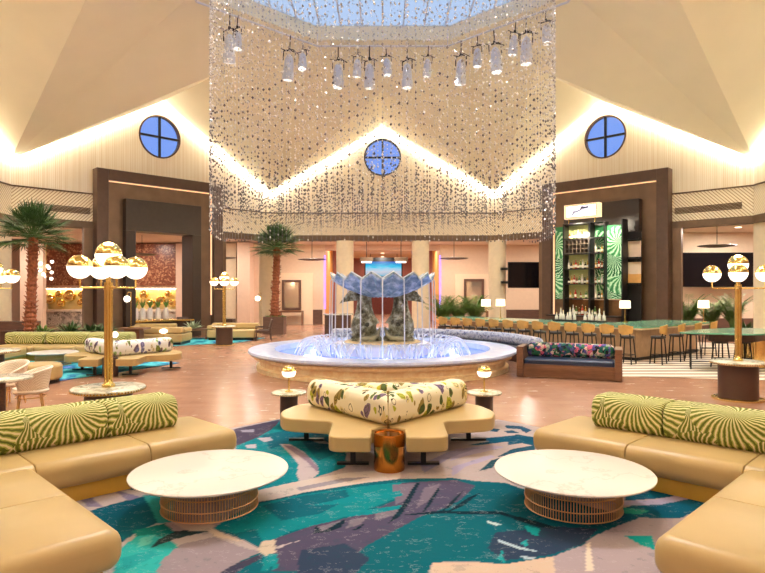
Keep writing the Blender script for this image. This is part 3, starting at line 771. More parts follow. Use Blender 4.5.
# ------------------------------------------------------------------ coffee tables
def coffee_table(label, loc, R=.71, group='round marble coffee tables'):
    r = thing('coffee_table', label, 'coffee table', loc, 0, group)
    t = MB(); t.lathe([(R - .03, .318), (R - .004, .332), (R, .341), (R - .003, .346), (R - .012, .348)], seg=72); t.build('table_top', whitetop, r, True, angle=1.0)
    b = MB(); rb = .425
    for i in range(108):
        q = 2 * PI * i / 108
        b.tube([(rb * 1.0 * math.cos(q + dq), rb * math.sin(q + dq), z) for z, dq in ((.015, 0), (.16, .0), (.318, 0))], .0045, 4)
    for z, rr in ((.018, .43), (.10, .432), (.2, .432), (.3, .43)):
        b.tube([(rr * math.cos(2 * PI * i / 60), rr * math.sin(2 * PI * i / 60), z) for i in range(60)], .006, 5, closed=True)
    b.build('wire_base', copper, r)
    return r
coffee_table('round white marble coffee table on a wire drum, in front of the left front sofa', (-1.585, 5.52, .0), group=None)
coffee_table('round white marble coffee table on a wire drum, in front of the right front sofa', (1.752, 5.52, .0), group=None)

# ------------------------------------------------------------------ winged flower sofa
def winged(label, loc, rz, fabric):
    r = thing('winged_sofa', label, 'sofa', loc, rz)
    for sg in (-1, 1):
        poly = [(.19, -.42), (.65, -.42), (.66, .36), (1.28, .52), (1.40, .92), (1.24, 1.42), (.88, 1.66), (.012, .42), (.012, .12), (.19, -.05)]
        rp = round_poly([(x * sg, y) for x, y in poly], [.03, .15, .12, .16, .2, .2, .1, .01, .01, .02], 6)
        m = MB(); m.prism(rp, .265, .43); m.build('seat', leather, r, bevel=.055, seg=4)
        A = Vector((0, .26)); B = Vector((.97, 1.42)); D = (B - A).normalized(); nr = Vector((D.y, -D.x)) * .175
        nn = Vector((D.y, -D.x)); Lb = (B - A).length; W2, H2, rr, kk, ee = .175, .18, .125, 5, .06; vs = []; secs = []
        for t, ins, mit in [(None, .015, 1), (None, 0, 1)] + [(Lb - ee * (1 - math.cos(PI / 2 * q / kk)), ee * (1 - math.sin(PI / 2 * q / kk)), 0) for q in range(kk, -1, -1)]:
            ring = []
            for sx, sz, a0 in ((1, 1, 0), (-1, 1, PI / 2), (-1, -1, PI), (1, -1, 3 * PI / 2)):
                for q in range(7):
                    an = a0 + PI / 2 * q / 6; la = sx * (W2 - ins - rr) + rr * math.cos(an); hz = sz * (H2 - ins - rr) + rr * math.sin(an)
                    tt = (.008 + (0 if ins else .02) - A.x - nn.x * la) / D.x if mit else t
                    p = A + D * tt + nn * la; ring.append((p.x * sg, p.y, .605 + hz))
            secs.append(ring)
        m_ = len(secs[0]); vs = [p for rg in secs for p in rg]
        fs = [(i * m_ + q, i * m_ + (q + 1) % m_, (i + 1) * m_ + (q + 1) % m_, (i + 1) * m_ + q) for i in range(len(secs) - 1) for q in range(m_)]
        m = MB(); m.add(vs, fs + [tuple(range(m_)), tuple((len(secs) - 1) * m_ + q for q in range(m_))]); m.build('bolster', fabric, r, True, angle=1.1)
        for pc in ((.22, .58, .02, 'h'), (.84, 1.30, 1.12, 'h')):
            m = MB(); x0, x1, y, _ = pc; m.bx(sg * x0, sg * x1, y - .03, y + .03, .013, .04); xm = (x0 + x1) / 2 * sg
            m.add(*(lambda b: (b.v, b.f))(MB().bx(xm - .03, xm + .03, y - .03, y + .03, .03, .28))); m.build('leg_frame', black, r)
    m = MB(); m.prism(round_poly([(-.84, 1.70), (0, .62), (.84, 1.70)], [.1, .02, .1]), .27, .43); m.build('seat', leather, r, bevel=.04)
    m = MB(); loaf(m, 1.3, .26, .28, .11, .08, .08); b = m.build('bolster', fabric, r, True); b.location = (0, 1.53, .57)
    return r
winged('tan winged sofa with cream flowered bolsters on the leaf rug, in front of the fountain', (.065, 6.82, .0), 0, floral)
winged('tan winged sofa with pale flowered bolsters on the blue rug at left', (-6.30, 14.0, .0), .12, floralw)
def drum(label, loc, mat, r=.18, h=.42):
    m = MB(); m.lathe([(r * .98, 0), (r, .01), (r, h - .03), (r * .97, h - .005), (r * .94, h - .005), (r * .92, h - .02), (0.0001, h - .02)], seg=40)
    o = m.build('drum_table', mat, None, True, loc=loc); return tag(o, label, 'side table')
drum('polished bronze drum table in the point of the front winged sofa', (.075, 6.66, .013), bronze, .172, .41)
drum('dark brown drum table in the point of the far winged sofa', (-6.28, 13.84, .0145), brown, .17, .44)

# ------------------------------------------------------------------ lamps and their tables
def stone_table(label, loc, R=.47, h=.70, col=.30, foot=True, group=None, cat='side table'):
    r = thing('pedestal_table', label, cat, loc, 0, group)
    t = MB(); t.lathe([(R - .05, h - .06), (R - .01, h - .045), (R, h - .03), (R, h - .012), (R - .012, h)], seg=48); t.build('table_top', stone, r, True, angle=.9)
    ring_edge('fluted_edge', R - .004, h - .034, .026, r, brass, 70)
    c = MB(); c.cyl((0, 0, .02), col, h - .08, 40); c.build('column', brown, r, True)
    if foot:
        f = MB(); f.lathe([(col + .06, 0.0), (R * .95, 0), (R * .95, .03), (col + .06, .04)], seg=48); f.build('foot_ring', gold, r, True)
    return r
def globe_lamp(label, loc, rz, group='brass lamps with clusters of lit globes', arm=.355):
    r = thing('globe_lamp', label, 'lamp', loc, rz, group)
    p = MB()
    for i in range(6):
        q = PI / 3 * i; p.cyl((.036 * math.cos(q), .036 * math.sin(q), .02), .021, 1.38, 10)
    p.cyl((0, 0, .02), .036, 1.44, 12); p.build('post', brass, r, True)
    b = MB(); b.lathe([(.085, 0), (.085, .03), (.06, .05), (.05, .1)], seg=24); b.cyl((0, 0, 1.30), .062, .06, 20); b.build('collar', brass, r, True)
    def globe(c, rad):
        lo = MB(); lo.ball(c, rad, 24, 8, -1, .05); g = lo.build('globe', opalhi, r, True)
        up = MB(); up.ball(c, rad * 1.015, 24, 8, .05, 1); up.build('gold_cap', gold, g, True)
    for i in range(4):
        q = PI / 2 * i
        x, y = arm * math.cos(q), arm * math.sin(q)
        a = MB(); a.tube([(0, 0, 1.33), (x * .97, y * .97, 1.33), (x, y, 1.345), (x, y, 1.46)], .013, 8); a.cyl((x, y, 1.44), .03, .03, 12); a.build('arm', brass, r, True)
        globe((x, y, 1.60), .155)
    globe((0, 0, 1.60 + .17), .17)
    return r
def lit(loc, e=18):
    lamp('POINT', 'globe_lamp_light', loc, e, (1, .86, .66), .16)
stone_table('stone topped pedestal table carrying a globe lamp, behind the left front sofa', (-3.68, 8.06, 0))
globe_lamp('tall brass lamp with five half-gold globes, on the stone table behind the left front sofa', (-3.68, 8.06, .702), .70)
stone_table('stone topped brown pedestal table with gold foot ring, behind the right front sofa', (6.52, 11.0, 0), .46, .70, .33)
globe_lamp('tall brass lamp with five half-gold globes, on the pedestal table by the high bar table', (6.52, 11.0, .702), -.53, arm=.42)
stone_table('stone topped table with dark column at the left edge of the picture', (-8.42, 13.0, 0), .5, .7, .2)
globe_lamp('brass globe lamp cut off by the left edge, on a stone table', (-8.42, 13.0, .702), .2)
stone_table('small brown pedestal table with gold foot ring in front of the far tan sofa', (-5.75, 21.8, 0), .42, .7, .3)
globe_lamp('distant brass globe lamp standing in front of the far tan sofa', (-5.75, 21.8, .702), .3)
for p in ((-3.68, 8.06, 2.75), (6.52, 11.0, 2.75), (-8.42, 13, 2.75), (-5.75, 21.8, 2.75)): lit(p, 25)

def small_lamp_table(label, lablamp, x, d):
    r = thing('lamp_side_table', label, 'side table', (x, d, 0), 0)
    t = MB(); t.lathe([(.235, .465), (.255, .475), (.258, .49), (.25, .50)], seg=40); t.build('table_top', stone, r, True)
    ring_edge('fluted_edge', .25, .48, .02, r, brass, 44, .007)
    c = MB(); c.cyl((0, 0, 0.013), .13, .455, 32); c.build('column', brown, r, True)
    l = thing('mushroom_lamp', lablamp, 'lamp', (x, d, .501), 0)
    b = MB(); b.lathe([(.06, 0), (.06, .012), (.012, .02), (.012, .24)], seg=20); b.build('stem', brass, l, True)
    g = MB(); g.ball((0, 0, .30), .105, 24, 8, -.75, .05); gg = g.build('globe', opalhi, l, True)
    u = MB(); u.ball((0, 0, .30), .107, 24, 6, .05, 1, sc=(1, 1, .8)); u.build('gold_cap', gold, gg, True)
    lamp('POINT', 'mushroom_lamp_light', (x, d, .7), 3, (1, .85, .62), .06)
small_lamp_table('small round stone side table left of the front winged sofa', 'little half-gold globe lamp on the side table left of the winged sofa', -1.38, 8.85)
small_lamp_table('small round stone side table right of the front winged sofa', 'little half-gold globe lamp on the side table right of the winged sofa', 1.50, 8.85)
# ------------------------------------------------------------------ fountain
ft = thing('fountain', 'round stone fountain with two dolphin-like fish holding up a scalloped shell bowl', 'fountain', OC)
m = MB(); m.lathe([(3.26, 0), (3.26, .10), (3.18, .13), (3.18, .24), (3.22, .27), (3.33, .30), (3.35, .36), (3.29, .39)], seg=96, caps=False)
m.build('basin_wall', travertine, ft, True)
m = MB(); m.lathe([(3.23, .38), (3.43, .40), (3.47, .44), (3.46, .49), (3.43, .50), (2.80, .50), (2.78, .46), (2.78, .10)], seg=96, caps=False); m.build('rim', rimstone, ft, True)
m = MB(); m.lathe([(2.79, .02), (2.79, .12), (.0001, .12)], seg=64); m.build('basin_floor', poolblue, ft)
m = MB(); m.lathe([(.0001, .36), (2.785, .36)], seg=64, caps=False); m.build('water_surface', water, ft)
m = MB(); m.lathe([(1.34, .1), (1.34, .50), (1.30, .58), (1.22, .63), (.0001, .64)], seg=64); pd = m.build('pedestal', flat('pale_pedestal_stone', (196, 204, 234), .3, var=.08), ft, True)
m = MB(); m.lathe([(1.0, .64), (.98, .67), (.0001, .672)], seg=48); m.build('plinth_disc', travertine, ft, True)

def fish(sg):
    pts = [(-.16, .80, .10), (-.22, .82, .18), (-.30, .85, .27), (-.40, .92, .355), (-.455, 1.04, .395), (-.475, 1.20, .345), (-.48, 1.34, .265), (-.48, 1.52, .212), (-.475, 1.74, .185), (-.46, 1.92, .175), (-.43, 2.06, .15), (-.40, 2.15, .10)]
    m = MB(); m.tube([(sg * -x if sg > 0 else x, 0 if i > 2 else -.02, z) for i, (x, z, r) in enumerate(pts)], [p[2] for p in pts], 20)
    d = m.build('dolphin', patina, ft, True)
    k = -sg
    def X(x): return x if sg < 0 else -x
    # lips: upper and lower jaw curled up at the tip
    j = MB(); j.tube([(X(-.80), -.16, .84), (X(-.66), -.33, .77), (X(-.45), -.40, .74), (X(-.25), -.34, .75), (X(-.12), -.20, .84), (X(-.06), -.08, 1.02)], [.03, .06, .075, .08, .06, .02], 10)
    j.tube([(X(-.80), .16, .84), (X(-.66), .33, .77), (X(-.45), .40, .74), (X(-.25), .34, .75), (X(-.12), .20, .84), (X(-.06), .08, 1.02)], [.03, .06, .075, .08, .06, .02], 10)
    j.build('jaw', flat('pale_bronze_lip', (158, 158, 138), .4, .2, var=.2), d, True)
    b = MB(); b.lathe([(.42, .672), (.44, .70), (.36, .80)], c=(X(-.42), 0, 0), seg=24); b.build('belly_ruff', patina, d, True)
    for y in (-1, 1):
        e = MB(); e.ball((X(-.40), y * .345, 1.10), .065, 12, 6); e.build('eye', flat('fish_eye', (58, 56, 46), .3), d, True)
        e = MB(); e.tube([(X(-.28), y * .34, 1.12), (X(-.36), y * .365, 1.21), (X(-.48), y * .35, 1.22), (X(-.56), y * .33, 1.15)], [.01, .03, .03, .01], 6); e.build('brow', patina, d, True)
    # tail fluke sweeping outward
    def fin(nm, spine, w, th):
        f = MB(); n = len(spine); vs = []
        for i, (x, y, z) in enumerate(spine):
            ww = w[i]
            for dy, dz in ((-th, 0), (0, ww), (th, 0), (0, -ww)): vs.append((X(x), y + dy, z + dz))
        fs = [(i * 4 + q, i * 4 + (q + 1) % 4, (i + 1) * 4 + (q + 1) % 4, (i + 1) * 4 + q) for i in range(n - 1) for q in range(4)]
        f.add(vs, fs + [(0, 1, 2, 3), tuple((n - 1) * 4 + q for q in range(4))]); f.build(nm, patina, d, True)
    fin('tail_fin', [(-.42, -.08, 1.90), (-.58, -.12, 1.90), (-.74, -.16, 1.88), (-.90, -.18, 1.82), (-1.02, -.18, 1.74), (-1.12, -.18, 1.65)], [.16, .17, .16, .12, .06, .01], .035)
    fin('tail_fin', [(-.40, .1, 1.92), (-.55, .25, 1.92), (-.68, .4, 1.85), (-.8, .55, 1.72)], [.15, .16, .12, .02], .04)
    for y in (-.3, .3):
        f = MB(); f.tube([(X(-.40), y, .84), (X(-.62), y * 1.5, .86), (X(-.8), y * 1.7, .76)], [.02, .09, .015], 8, flatx=.3); f.build('side_fin', patina, d, True)
fish(-1); fish(1)
# scalloped bowl
NL = 16; seg = NL * 8; rings = [(.30, 1.86, .12), (.5, 1.92, .3), (.8, 2.04, .55), (1.1, 2.2, .8), (1.36, 2.36, 1.0)]
vs = []
for rr, zz, am in rings:
    for i in range(seg):
        q = 2 * PI * i / seg + PI / NL; tri = abs(((i / 8 + 0) % 1) * 2 - 1)        # 1 at ridge ends
        vs.append(((rr * (1 - .05 * am * (1 - tri))) * math.cos(q), (rr * (1 - .05 * am * (1 - tri))) * math.sin(q), zz + am * .16 * (tri - .5)))
fs = [(k * seg + i, k * seg + (i + 1) % seg, (k + 1) * seg + (i + 1) % seg, (k + 1) * seg + i) for k in range(len(rings) - 1) for i in range(seg)]
fs.append(tuple(range(seg))[::-1])
m = MB(); m.add(vs, fs); sh = m.build('shell_bowl', shellm, ft)
so = sh.modifiers.new('thick', 'SOLIDIFY'); so.thickness = .05; so.offset = -1
vs = []
for rr, zz, am in ((1.15, 2.27, .7), (1.36, 2.375, 1.0), (1.385, 2.35, 1.0)):
    for i in range(seg):
        q = 2 * PI * i / seg + PI / NL; tri = abs(((i / 8) % 1) * 2 - 1)
        vs.append(((rr * (1 - .05 * am * (1 - tri))) * math.cos(q), (rr * (1 - .05 * am * (1 - tri))) * math.sin(q), zz + .012 + am * .16 * (tri - .5)))
m = MB(); m.add(vs, [(k * seg + i, k * seg + (i + 1) % seg, (k + 1) * seg + (i + 1) % seg, (k + 1) * seg + i) for k in range(2) for i in range(seg)])
m.build('wet_rim', flat('wet_white_rim', (232, 240, 250), .15), sh, True)
m = MB(); m.lathe([(.0001, 2.27), (1.2, 2.27)], seg=48, caps=False); m.build('bowl_water', water, sh)
for i in range(NL):
    q = 2 * PI * (i + .5) / NL + PI / NL; R = 1.35
    m = MB(); x, y = math.cos(q), math.sin(q)
    m.tube([(R * .96 * x, R * .96 * y, 2.30), ((R + .02) * x, (R + .02) * y, 2.25), ((R + .04) * x, (R + .04) * y, 1.6), ((R + .05) * x, (R + .05) * y, .36)], [.03, .018, .014, .02], 6)
    m.build('water_stream', stream, ft, True)
for i in range(18):
    q = 2 * PI * i / 18 + .1; m = MB()
    for dq in (-.07, -.03, .03, .07):
        path = []
        for t in range(9):
            f = t / 8; R = 2.3 - .62 * f; path.append((R * math.cos(q + dq * (1 + 2 * f)), R * math.sin(q + dq * (1 + 2 * f)), .36 + 1.5 * f * (1 - f)))
        m.tube(path, [.008 + .022 * t / 8 for t in range(9)], 8)
    m.build('water_jet', foam, ft, True)
for i in range(10):
    q = 2 * PI * i / 10 + .3
    b = MB(); b.cyl((2.0 * math.cos(q), 2.0 * math.sin(q), .12), .09, .05, 16); b.build('basin_lamp', glow('basin_lamp_lit', (200, 220, 255), 6), ft)
    lamp('POINT', 'basin_light', OC + Vector((2.0 * math.cos(q), 2.0 * math.sin(q), .30)), 26, (.72, .82, 1.0), .1)

# curved banquette behind the fountain
def arc_strip(r0, r1, z0, z1, t0, t1, n=40, bulge=0):
    m = MB(); prof = [(r0, z0), (r1, z0), (r1, z1), (r0, z1)]; vs = []
    for i in range(n + 1):
        t = t0 + (t1 - t0) * i / n
        for r, z in prof: vs.append((r * math.sin(t), r * math.cos(t), z))
    fs = [(i * 4 + q, i * 4 + (q + 1) % 4, (i + 1) * 4 + (q + 1) % 4, (i + 1) * 4 + q) for i in range(n) for q in range(4)]
    m.add(vs, fs + [(0, 1, 2, 3), tuple(n * 4 + q for q in range(4))]); return m
bq = thing('curved_banquette', 'curved dark banquette with a grey blue speckled bolster wrapping behind the fountain', 'bench', OC)
t0, t1 = -.50, 1.62
arc_strip(3.80, 4.40, .0, .28, t0, t1).build('base', darkwood, bq)
arc_strip(3.76, 4.45, .28, .44, t0, t1).build('seat', navy, bq, bevel=.05)
arc_strip(3.85, 4.25, .44, .74, t0 + .08, t1 - .02).build('bolster', bluefloral, bq, bevel=.12, seg=4)

# navy bench with flowered bolster
A, B = Vector((3.17, 13.83, 0)), Vector((5.14, 13.06, 0)); D = B - A; L = D.length
bn = thing('flowered_bench', 'dark wood bench with navy seat and navy flowered bolster in front of the bar', 'bench', (A + B) / 2, math.atan2(D.y, D.x))
h = L / 2
for sg in (-1, 1):
    m = MB(); m.bx(sg * h - .075, sg * h + .075, -.05, .80, .0151, .70); m.build('end_panel', midwood, bn, bevel=.01, seg=1)
m = MB(); m.bx(-h + .075, h - .075, 0, .78, .0151, .27); m.build('base', midwood, bn)
m = MB(); m.bx(-h + .075, h - .075, -.04, .0, .18, .31); m.build('front_rail', midwood, bn)
m = MB(); m.bx(-h + .08, h - .08, .0, .60, .27, .43); m.build('seat', navy, bn, bevel=.05)
m = MB(); m.bx(-h + .08, h - .08, .44, .78, .43, .76); m.build('bolster', navyfloral, bn, bevel=.13, seg=5)

# ------------------------------------------------------------------ bar
def offset(path, w):
    out = []
    n = len(path)
    for i in range(n):
        p = Vector(path[i]); a = Vector(path[max(i - 1, 0)]); b = Vector(path[min(i + 1, n - 1)])
        d1 = (p - a).normalized() if i > 0 else (b - p).normalized(); d2 = (b - p).normalized() if i < n - 1 else d1
        n1 = Vector((-d1.y, d1.x)); n2 = Vector((-d2.y, d2.x)); m_ = (n1 + n2).normalized(); k = w / max(.3, m_.dot(n1))
        out.append(tuple(p + m_ * k))
    return out
front = [(2.0, 22.4), (2.05, 22.0), (2.3, 21.6), (6.85, 16.6), (7.1, 16.42), (7.4, 16.6), (10.3, 18.9), (10.55, 19.3), (10.4, 19.8)]
inner = offset(front, 1.75)
bar = thing('bar_counter', 'long bar counter with sea green glass top in front of the right portal', 'bar counter', (0, 0, 0))
def strip(outer, inner_, z0, z1):
    m = MB(); n = len(outer); vs = []
    for a, b in zip(outer, inner_): vs += [(a[0], a[1], z0), (b[0], b[1], z0), (b[0], b[1], z1), (a[0], a[1], z1)]
    fs = [(i * 4 + q, i * 4 + (q + 1) % 4, (i + 1) * 4 + (q + 1) % 4, (i + 1) * 4 + q) for i in range(n - 1) for q in range(4)]
    return m.add(vs, fs + [(0, 1, 2, 3), tuple((n - 1) * 4 + q for q in range(4))])
inner = offset([(1.95, 22.0), (7.1, 16.4), (10.5, 19.2)], 1.75)
m = MB(); m.prism(list(front) + inner[::-1], .945, .985); m.build('counter_top', greenglass, bar)
strip(offset(front, .02), offset(front, .30), .90, .944).build('top_edge', flat('cream_counter_edge', (240, 226, 190), .4), bar)
strip(offset(front, .40), offset(front, .66), .0151, .90).build('front_panel', flat('pale_bar_front', (176, 146, 116), .5), bar)
strip(offset(front, .36), offset(front, .40), .10, .88).build('cladding', flat('cream_cladding', (188, 156, 122), .5), bar)
strip(offset(front, .34), offset(front, .37), .0152, .10).build('kick_plate', black, bar)

def bar_stool(seatm=None):
    r = thing('bar_stool', '', 'bar stool', (0, 0, 0))
    s = MB(); s.lathe([(.0001, .70), (.17, .70), (.19, .72), (.19, .75), (.17, .77), (.0001, .775)], seg=24); s.build('seat', flat('dark_stool_seat', (50, 42, 38), .5), r, True)
    b = MB(); vs = []; n = 14
    for i in range(n + 1):
        t = PI * (1.16 + .68 * i / n); e = abs(i / n - .5) * 2
        for rr, z in ((.19, .80 + .05 * e), (.215, .80 + .05 * e), (.235, 1.08 - .05 * e), (.21, 1.08 - .05 * e)): vs.append((rr * math.cos(t), rr * math.sin(t), z))
    fs = [(i * 4 + q, i * 4 + (q + 1) % 4, (i + 1) * 4 + (q + 1) % 4, (i + 1) * 4 + q) for i in range(n) for q in range(4)]
    b.add(vs, fs + [(0, 1, 2, 3), tuple(n * 4 + q for q in range(4))]); b.build('backrest', flat('gold_tan_backrest', (206, 160, 88), .5), r, True)
    for sx in (-1, 1):
        l = MB(); l.tube([(sx * .17, -.16, .016), (sx * .12, -.12, .72), (sx * .13, -.16, .84)], .017, 6); l.build('leg', black, r)
        l = MB(); l.tube([(sx * .17, .16, .016), (sx * .12, .12, .72)], .017, 6); l.build('leg', black, r)
    f = MB(); f.tube([(-.155, -.147, .26), (.155, -.147, .26), (.155, .147, .26), (-.155, .147, .26)], .011, 6, closed=True); f.build('footrest', black, r)
    return r
st0 = bar_stool(); used = False
def place_stool(x, y, rz, label, group):
    global used
    if not used: st0.location = (x, y, 0); st0.rotation_euler = (0, 0, rz); st0['label'] = label; st0['group'] = group; used = True
    else: dup(st0, label, (x, y, 0), rz, group)
f0, f1 = Vector((6.75, 16.35)), Vector((2.35, 21.2)); dr = (f0 - f1).normalized(); nr = Vector((-dr.y, dr.x)) * -1
NS = 13
for i in range(NS):
    p = f0.lerp(f1, i / (NS - 1)) + Vector((-.16, -.2))
    fac = math.atan2(1, 1.0) - PI / 2
    place_stool(p.x, p.y, -PI / 4 + random.uniform(-.08, .08), 'tan backed bar stool along the bar front, %s from the corner nearest the high table' % ORD[i], 'stools along the bar front')
for i in range(4):
    p = Vector((7.3 + .8 * i, 16.22 + .64 * i)) + Vector((.10, -.12))
    place_stool(p.x, p.y, PI / 4 + random.uniform(-.1, .1), 'tan backed bar stool on the short right bar side, %s from the corner' % ORD[i], 'stools on the short bar side')

# high communal table
hp = round_poly([(7.35, 14.95), (9.0, 14.2), (10.6, 15.6), (10.2, 16.9), (8.6, 16.2)], [.2, .5, .9, .7, .5], 8)
ht = thing('high_table', 'high bar table with sea green top and gold drum foot, right of the bar stools', 'table', (0, 0, 0))
m = MB(); m.prism(hp, .91, .95); m.build('table_top', greenglass, ht, bevel=.008, seg=1)
m = MB(); m.prism(round_poly([(8.1, 15.05), (9.0, 14.6), (10.2, 15.6), (9.95, 16.4), (8.9, 16.0)], .3), .72, .909); m.build('apron', darkwood, ht)
m = MB(); m.lathe([(.0001, .0151), (.42, .0151), (.42, .72)], c=(9.75, 15.65, 0), seg=32); m.build('drum_foot', gold, ht, True)
for x, y in ((7.72, 15.02), (7.95, 15.5)):
    m = MB(); m.cyl((x, y, .0151), .018, .895, 10); m.build('leg', black, ht)
m = MB(); m.tube([(7.72, 15.02, .16), (7.95, 15.5, .16), (9.4, 15.6, .16)], .012, 6); m.build('foot_rail', black, ht)
def low_stool(label, x, y):
    r = thing('backless_stool', label, 'bar stool', (x, y, 0), random.uniform(0, .6), 'backless stools at the high table')
    s = MB(); s.lathe([(.0001, .64), (.17, .64), (.18, .67), (.16, .70), (.0001, .705)], seg=20); s.build('seat', MATS['dark_stool_seat'], r, True)
    for sx in (-1, 1):
        for sy in (-1, 1):
            l = MB(); l.tube([(sx * .16, sy * .16, .016), (sx * .11, sy * .11, .65)], .017, 6); l.build('leg', black, r)
    f = MB(); f.tube([(-.14, -.14, .25), (.14, -.14, .25), (.14, .14, .25), (-.14, .14, .25)], .011, 6, closed=True); f.build('footrest', black, r)
low_stool('black backless stool tucked under the high table, nearer the bar stools', 8.65, 15.35)
low_stool('black backless stool tucked under the high table, nearer the gold drum foot', 9.22, 15.35)

# lamps on the bar
def bar_lamp(label, x, y, d=None, sc=1.0):
    r = thing('bar_lamp', label, 'lamp', (x, y, .986), 0, 'white shaded lamps on the bar')
    b = MB(); b.lathe([(.07, 0), (.07, .014), (.012, .02), (.012, .50 * sc)], seg=16); b.build('stem', brass, r, True)
    s = MB(); s.lathe([(.17, .44 * sc), (.16, .68 * sc), (.155, .68 * sc), (.165, .44 * sc)], seg=24); s.build('lamp_shade', shade, r, True)
    lamp('POINT', 'bar_lamp_light', (x, y, 1.55), 3, (1, .84, .62), .1)
for x, y, d, lab in ((486, 318, 21.2, 'white shaded lamp at the far end of the bar, in front of the potted palms'), (500.5, 318, 21.6, 'white shaded lamp at the far end of the bar, in front of the pale column'),
                (625, 321, 18.9, 'white shaded lamp on the bar beside the back bar glassware'), (703.5, 320, 19.2, 'white shaded lamp on the bar before the palms under the big television')):
    p = P(x, y, d); bar_lamp(lab, p.x, d)
# ------------------------------------------------------------------ back bar display
a1 = PI / 4; n1, u1 = frame(a1); DIN = 1.1
bb = thing('back_bar_display', 'black shelf display with green jungle panels in front of the right portal', 'shelving', OC + n1 * (OR - DIN), -a1)
def q1(x, y, din=DIN): return wpx(a1, x, y, din)
def pan(nm, mat, x0, x1, y0, y1, yb0, yb1, parent=bb):
    xm = (x0 + x1) / 2
    s0, _ = q1(x0, 260); s1, _ = q1(x1, 260); _, z1 = q1(xm, y0); _, z0 = q1(xm, y1)
    m = MB(); m.bx(s0, s1, yb0, yb1, z0, z1); return m.build(nm, mat, parent)
pan('jungle_panel', leafwall, 555.5, 566, 227, 299, 0, .06)
pan('jungle_panel', leafwall, 606, 623, 225, 299, -.02, .04)
pan('jungle_panel', leafwall, 594, 606, 225, 299, .08, .12)
pan('back_panel', flat('olive_backlit_panel', (196, 200, 130), .6, var=.2, scale=1.2), 567, 593, 225, 299, .10, .14)
zs = [q1(580, y)[1] for y in (224, 239, 254, 269, 284, 298.5)]
sA, sB, sC, sD = q1(567, 260)[0], q1(592.5, 260)[0], q1(594.5, 260)[0], q1(606, 260)[0]
for i, z in enumerate(zs):
    m = MB(); m.bx(sA - .02, sD, -.30, .10, z - .025, z + .015); m.build('shelf', black, bb)
for s in (sA, sB):
    m = MB(); m.bx(s - .035, s + .035, -.3, .12, .98, zs[0] + .02); m.build('upright', black, bb)
m = MB(); m.bx(sD + .02, sD + .06, -.25, .1, .98, zs[0]); m.build('upright', black, bb)
sE = q1(623.5, 260)[0]
m = MB(); m.bx(sE, sE + .05, -.2, .3, .0151, zs[0] + .05); m.build('upright', black, bb)
# wine rack in the second bay
wr = MB(); z0, z1 = zs[2] + .02, zs[1] - .03
for i in range(7): wr.bx(sA + .05 + (sB - sA - .1) * i / 6 - .012, sA + .05 + (sB - sA - .1) * i / 6 + .012, -.28, .08, z0, z1)
for i in range(4): wr.bx(sA + .04, sB - .04, -.27, .07, z0 + (z1 - z0) * i / 3 - .012, z0 + (z1 - z0) * i / 3 + .012)
wr.build('wine_rack', flat('umber_rack', (74, 62, 50), .5), bb)
# lower cabinet with counter
sL, sR = q1(553, 300)[0], q1(642, 300)[0]
m = MB(); m.bx(sL, sR - .75, -.5, .15, .0151, .92); m.build('cabinet', darkwood, bb)
m = MB(); m.bx(sL - .02, sR - .74, -.55, .18, .92, .97); m.build('counter', black, bb)
m = MB(); m.bx(sA, sE, .10, .13, .97, zs[-1] - .05); m.build('mirror_back', flat('bronze_mirror', (140, 104, 70), .15, .6), bb)
def on_bb(name, label, cat, s, yy, z, group=None):
    p = wl(a1, s, OR - DIN + yy, z); return thing(name, label, cat, p, -a1 + random.uniform(-.3, .3), group)
bcols = [(150, 84, 40), (90, 120, 60), (214, 206, 190), (60, 50, 40), (196, 150, 70), (170, 60, 44)]
bmats = [flat('bottle_glass_%s' % nm, c, .1, var=.03, spec=.7) for nm, c in zip(('amber', 'green', 'clear', 'black', 'honey', 'ruby'), bcols)]
capm = flat('bottle_cap', (220, 200, 150), .4)
def bottle(label, s, yy, z, i, group, sc=1.0):
    r = on_bb('bottle', label, 'bottle', s, yy, z, group)
    h = sc * (.26 + .05 * ((i * 7) % 3)); w = .042 * sc * (1 + .2 * (i % 2))
    m = MB(); m.lathe([(w * .9, 0), (w, .01), (w, h * .6), (w * .35, h * .75), (w * .33, h)], seg=14); m.build('glass', bmats[i % 6], r, True)
    m = MB(); m.cyl((0, 0, h), w * .38, .025, 10); m.build('cap', capm, r, True)
    m = MB(); m.lathe([(w * 1.02, h * .15), (w * 1.02, h * .45)], seg=14); m.build('paper_label', flat('bottle_paper', (232, 222, 200), .7), r, True)
CN = ['amber', 'green', 'clear', 'black', 'honey', 'ruby']
shelfname = {0: 'top shelf', 2: 'third bay', 3: 'fourth bay', 4: 'lowest bay'}
for bay, cnt in ((0, 5), (2, 9), (3, 8), (4, 4)):
    for i in range(cnt):
        s = sA + .10 + (sB - sA - .2) * (i + .5) / cnt
        bottle('%s bottle, %s from the left, %s of the back bar' % (CN[(i + bay) % 6], ORD[i], shelfname[bay]), s, -.12, zs[bay + 1] + .016, i + bay, 'bottles in the back bar ' + shelfname[bay])
for bay in (1, 2, 3, 4):
    for i in range(3):
        s = sC + .05 + (sD - sC - .1) * (i + .5) / 3
        bottle('%s bottle, %s from left in the narrow back bar column, %s shelf down' % (CN[(i + bay * 2) % 6], ORD[i], ORD[bay]), s, -.12, zs[bay + 1] + .016, i + bay * 2, 'bottles in the narrow back bar column')
for i in range(9):
    s = sA + .1 + (sB - sA + .1) * (i + .5) / 9
    bottle('%s bottle on the back bar counter under the shelves, %s from the left' % (CN[(i * 5 + 3) % 6], ORD[i]), s, -.05, .97, i * 5 + 3, 'bottles on the back bar counter', 1.1)
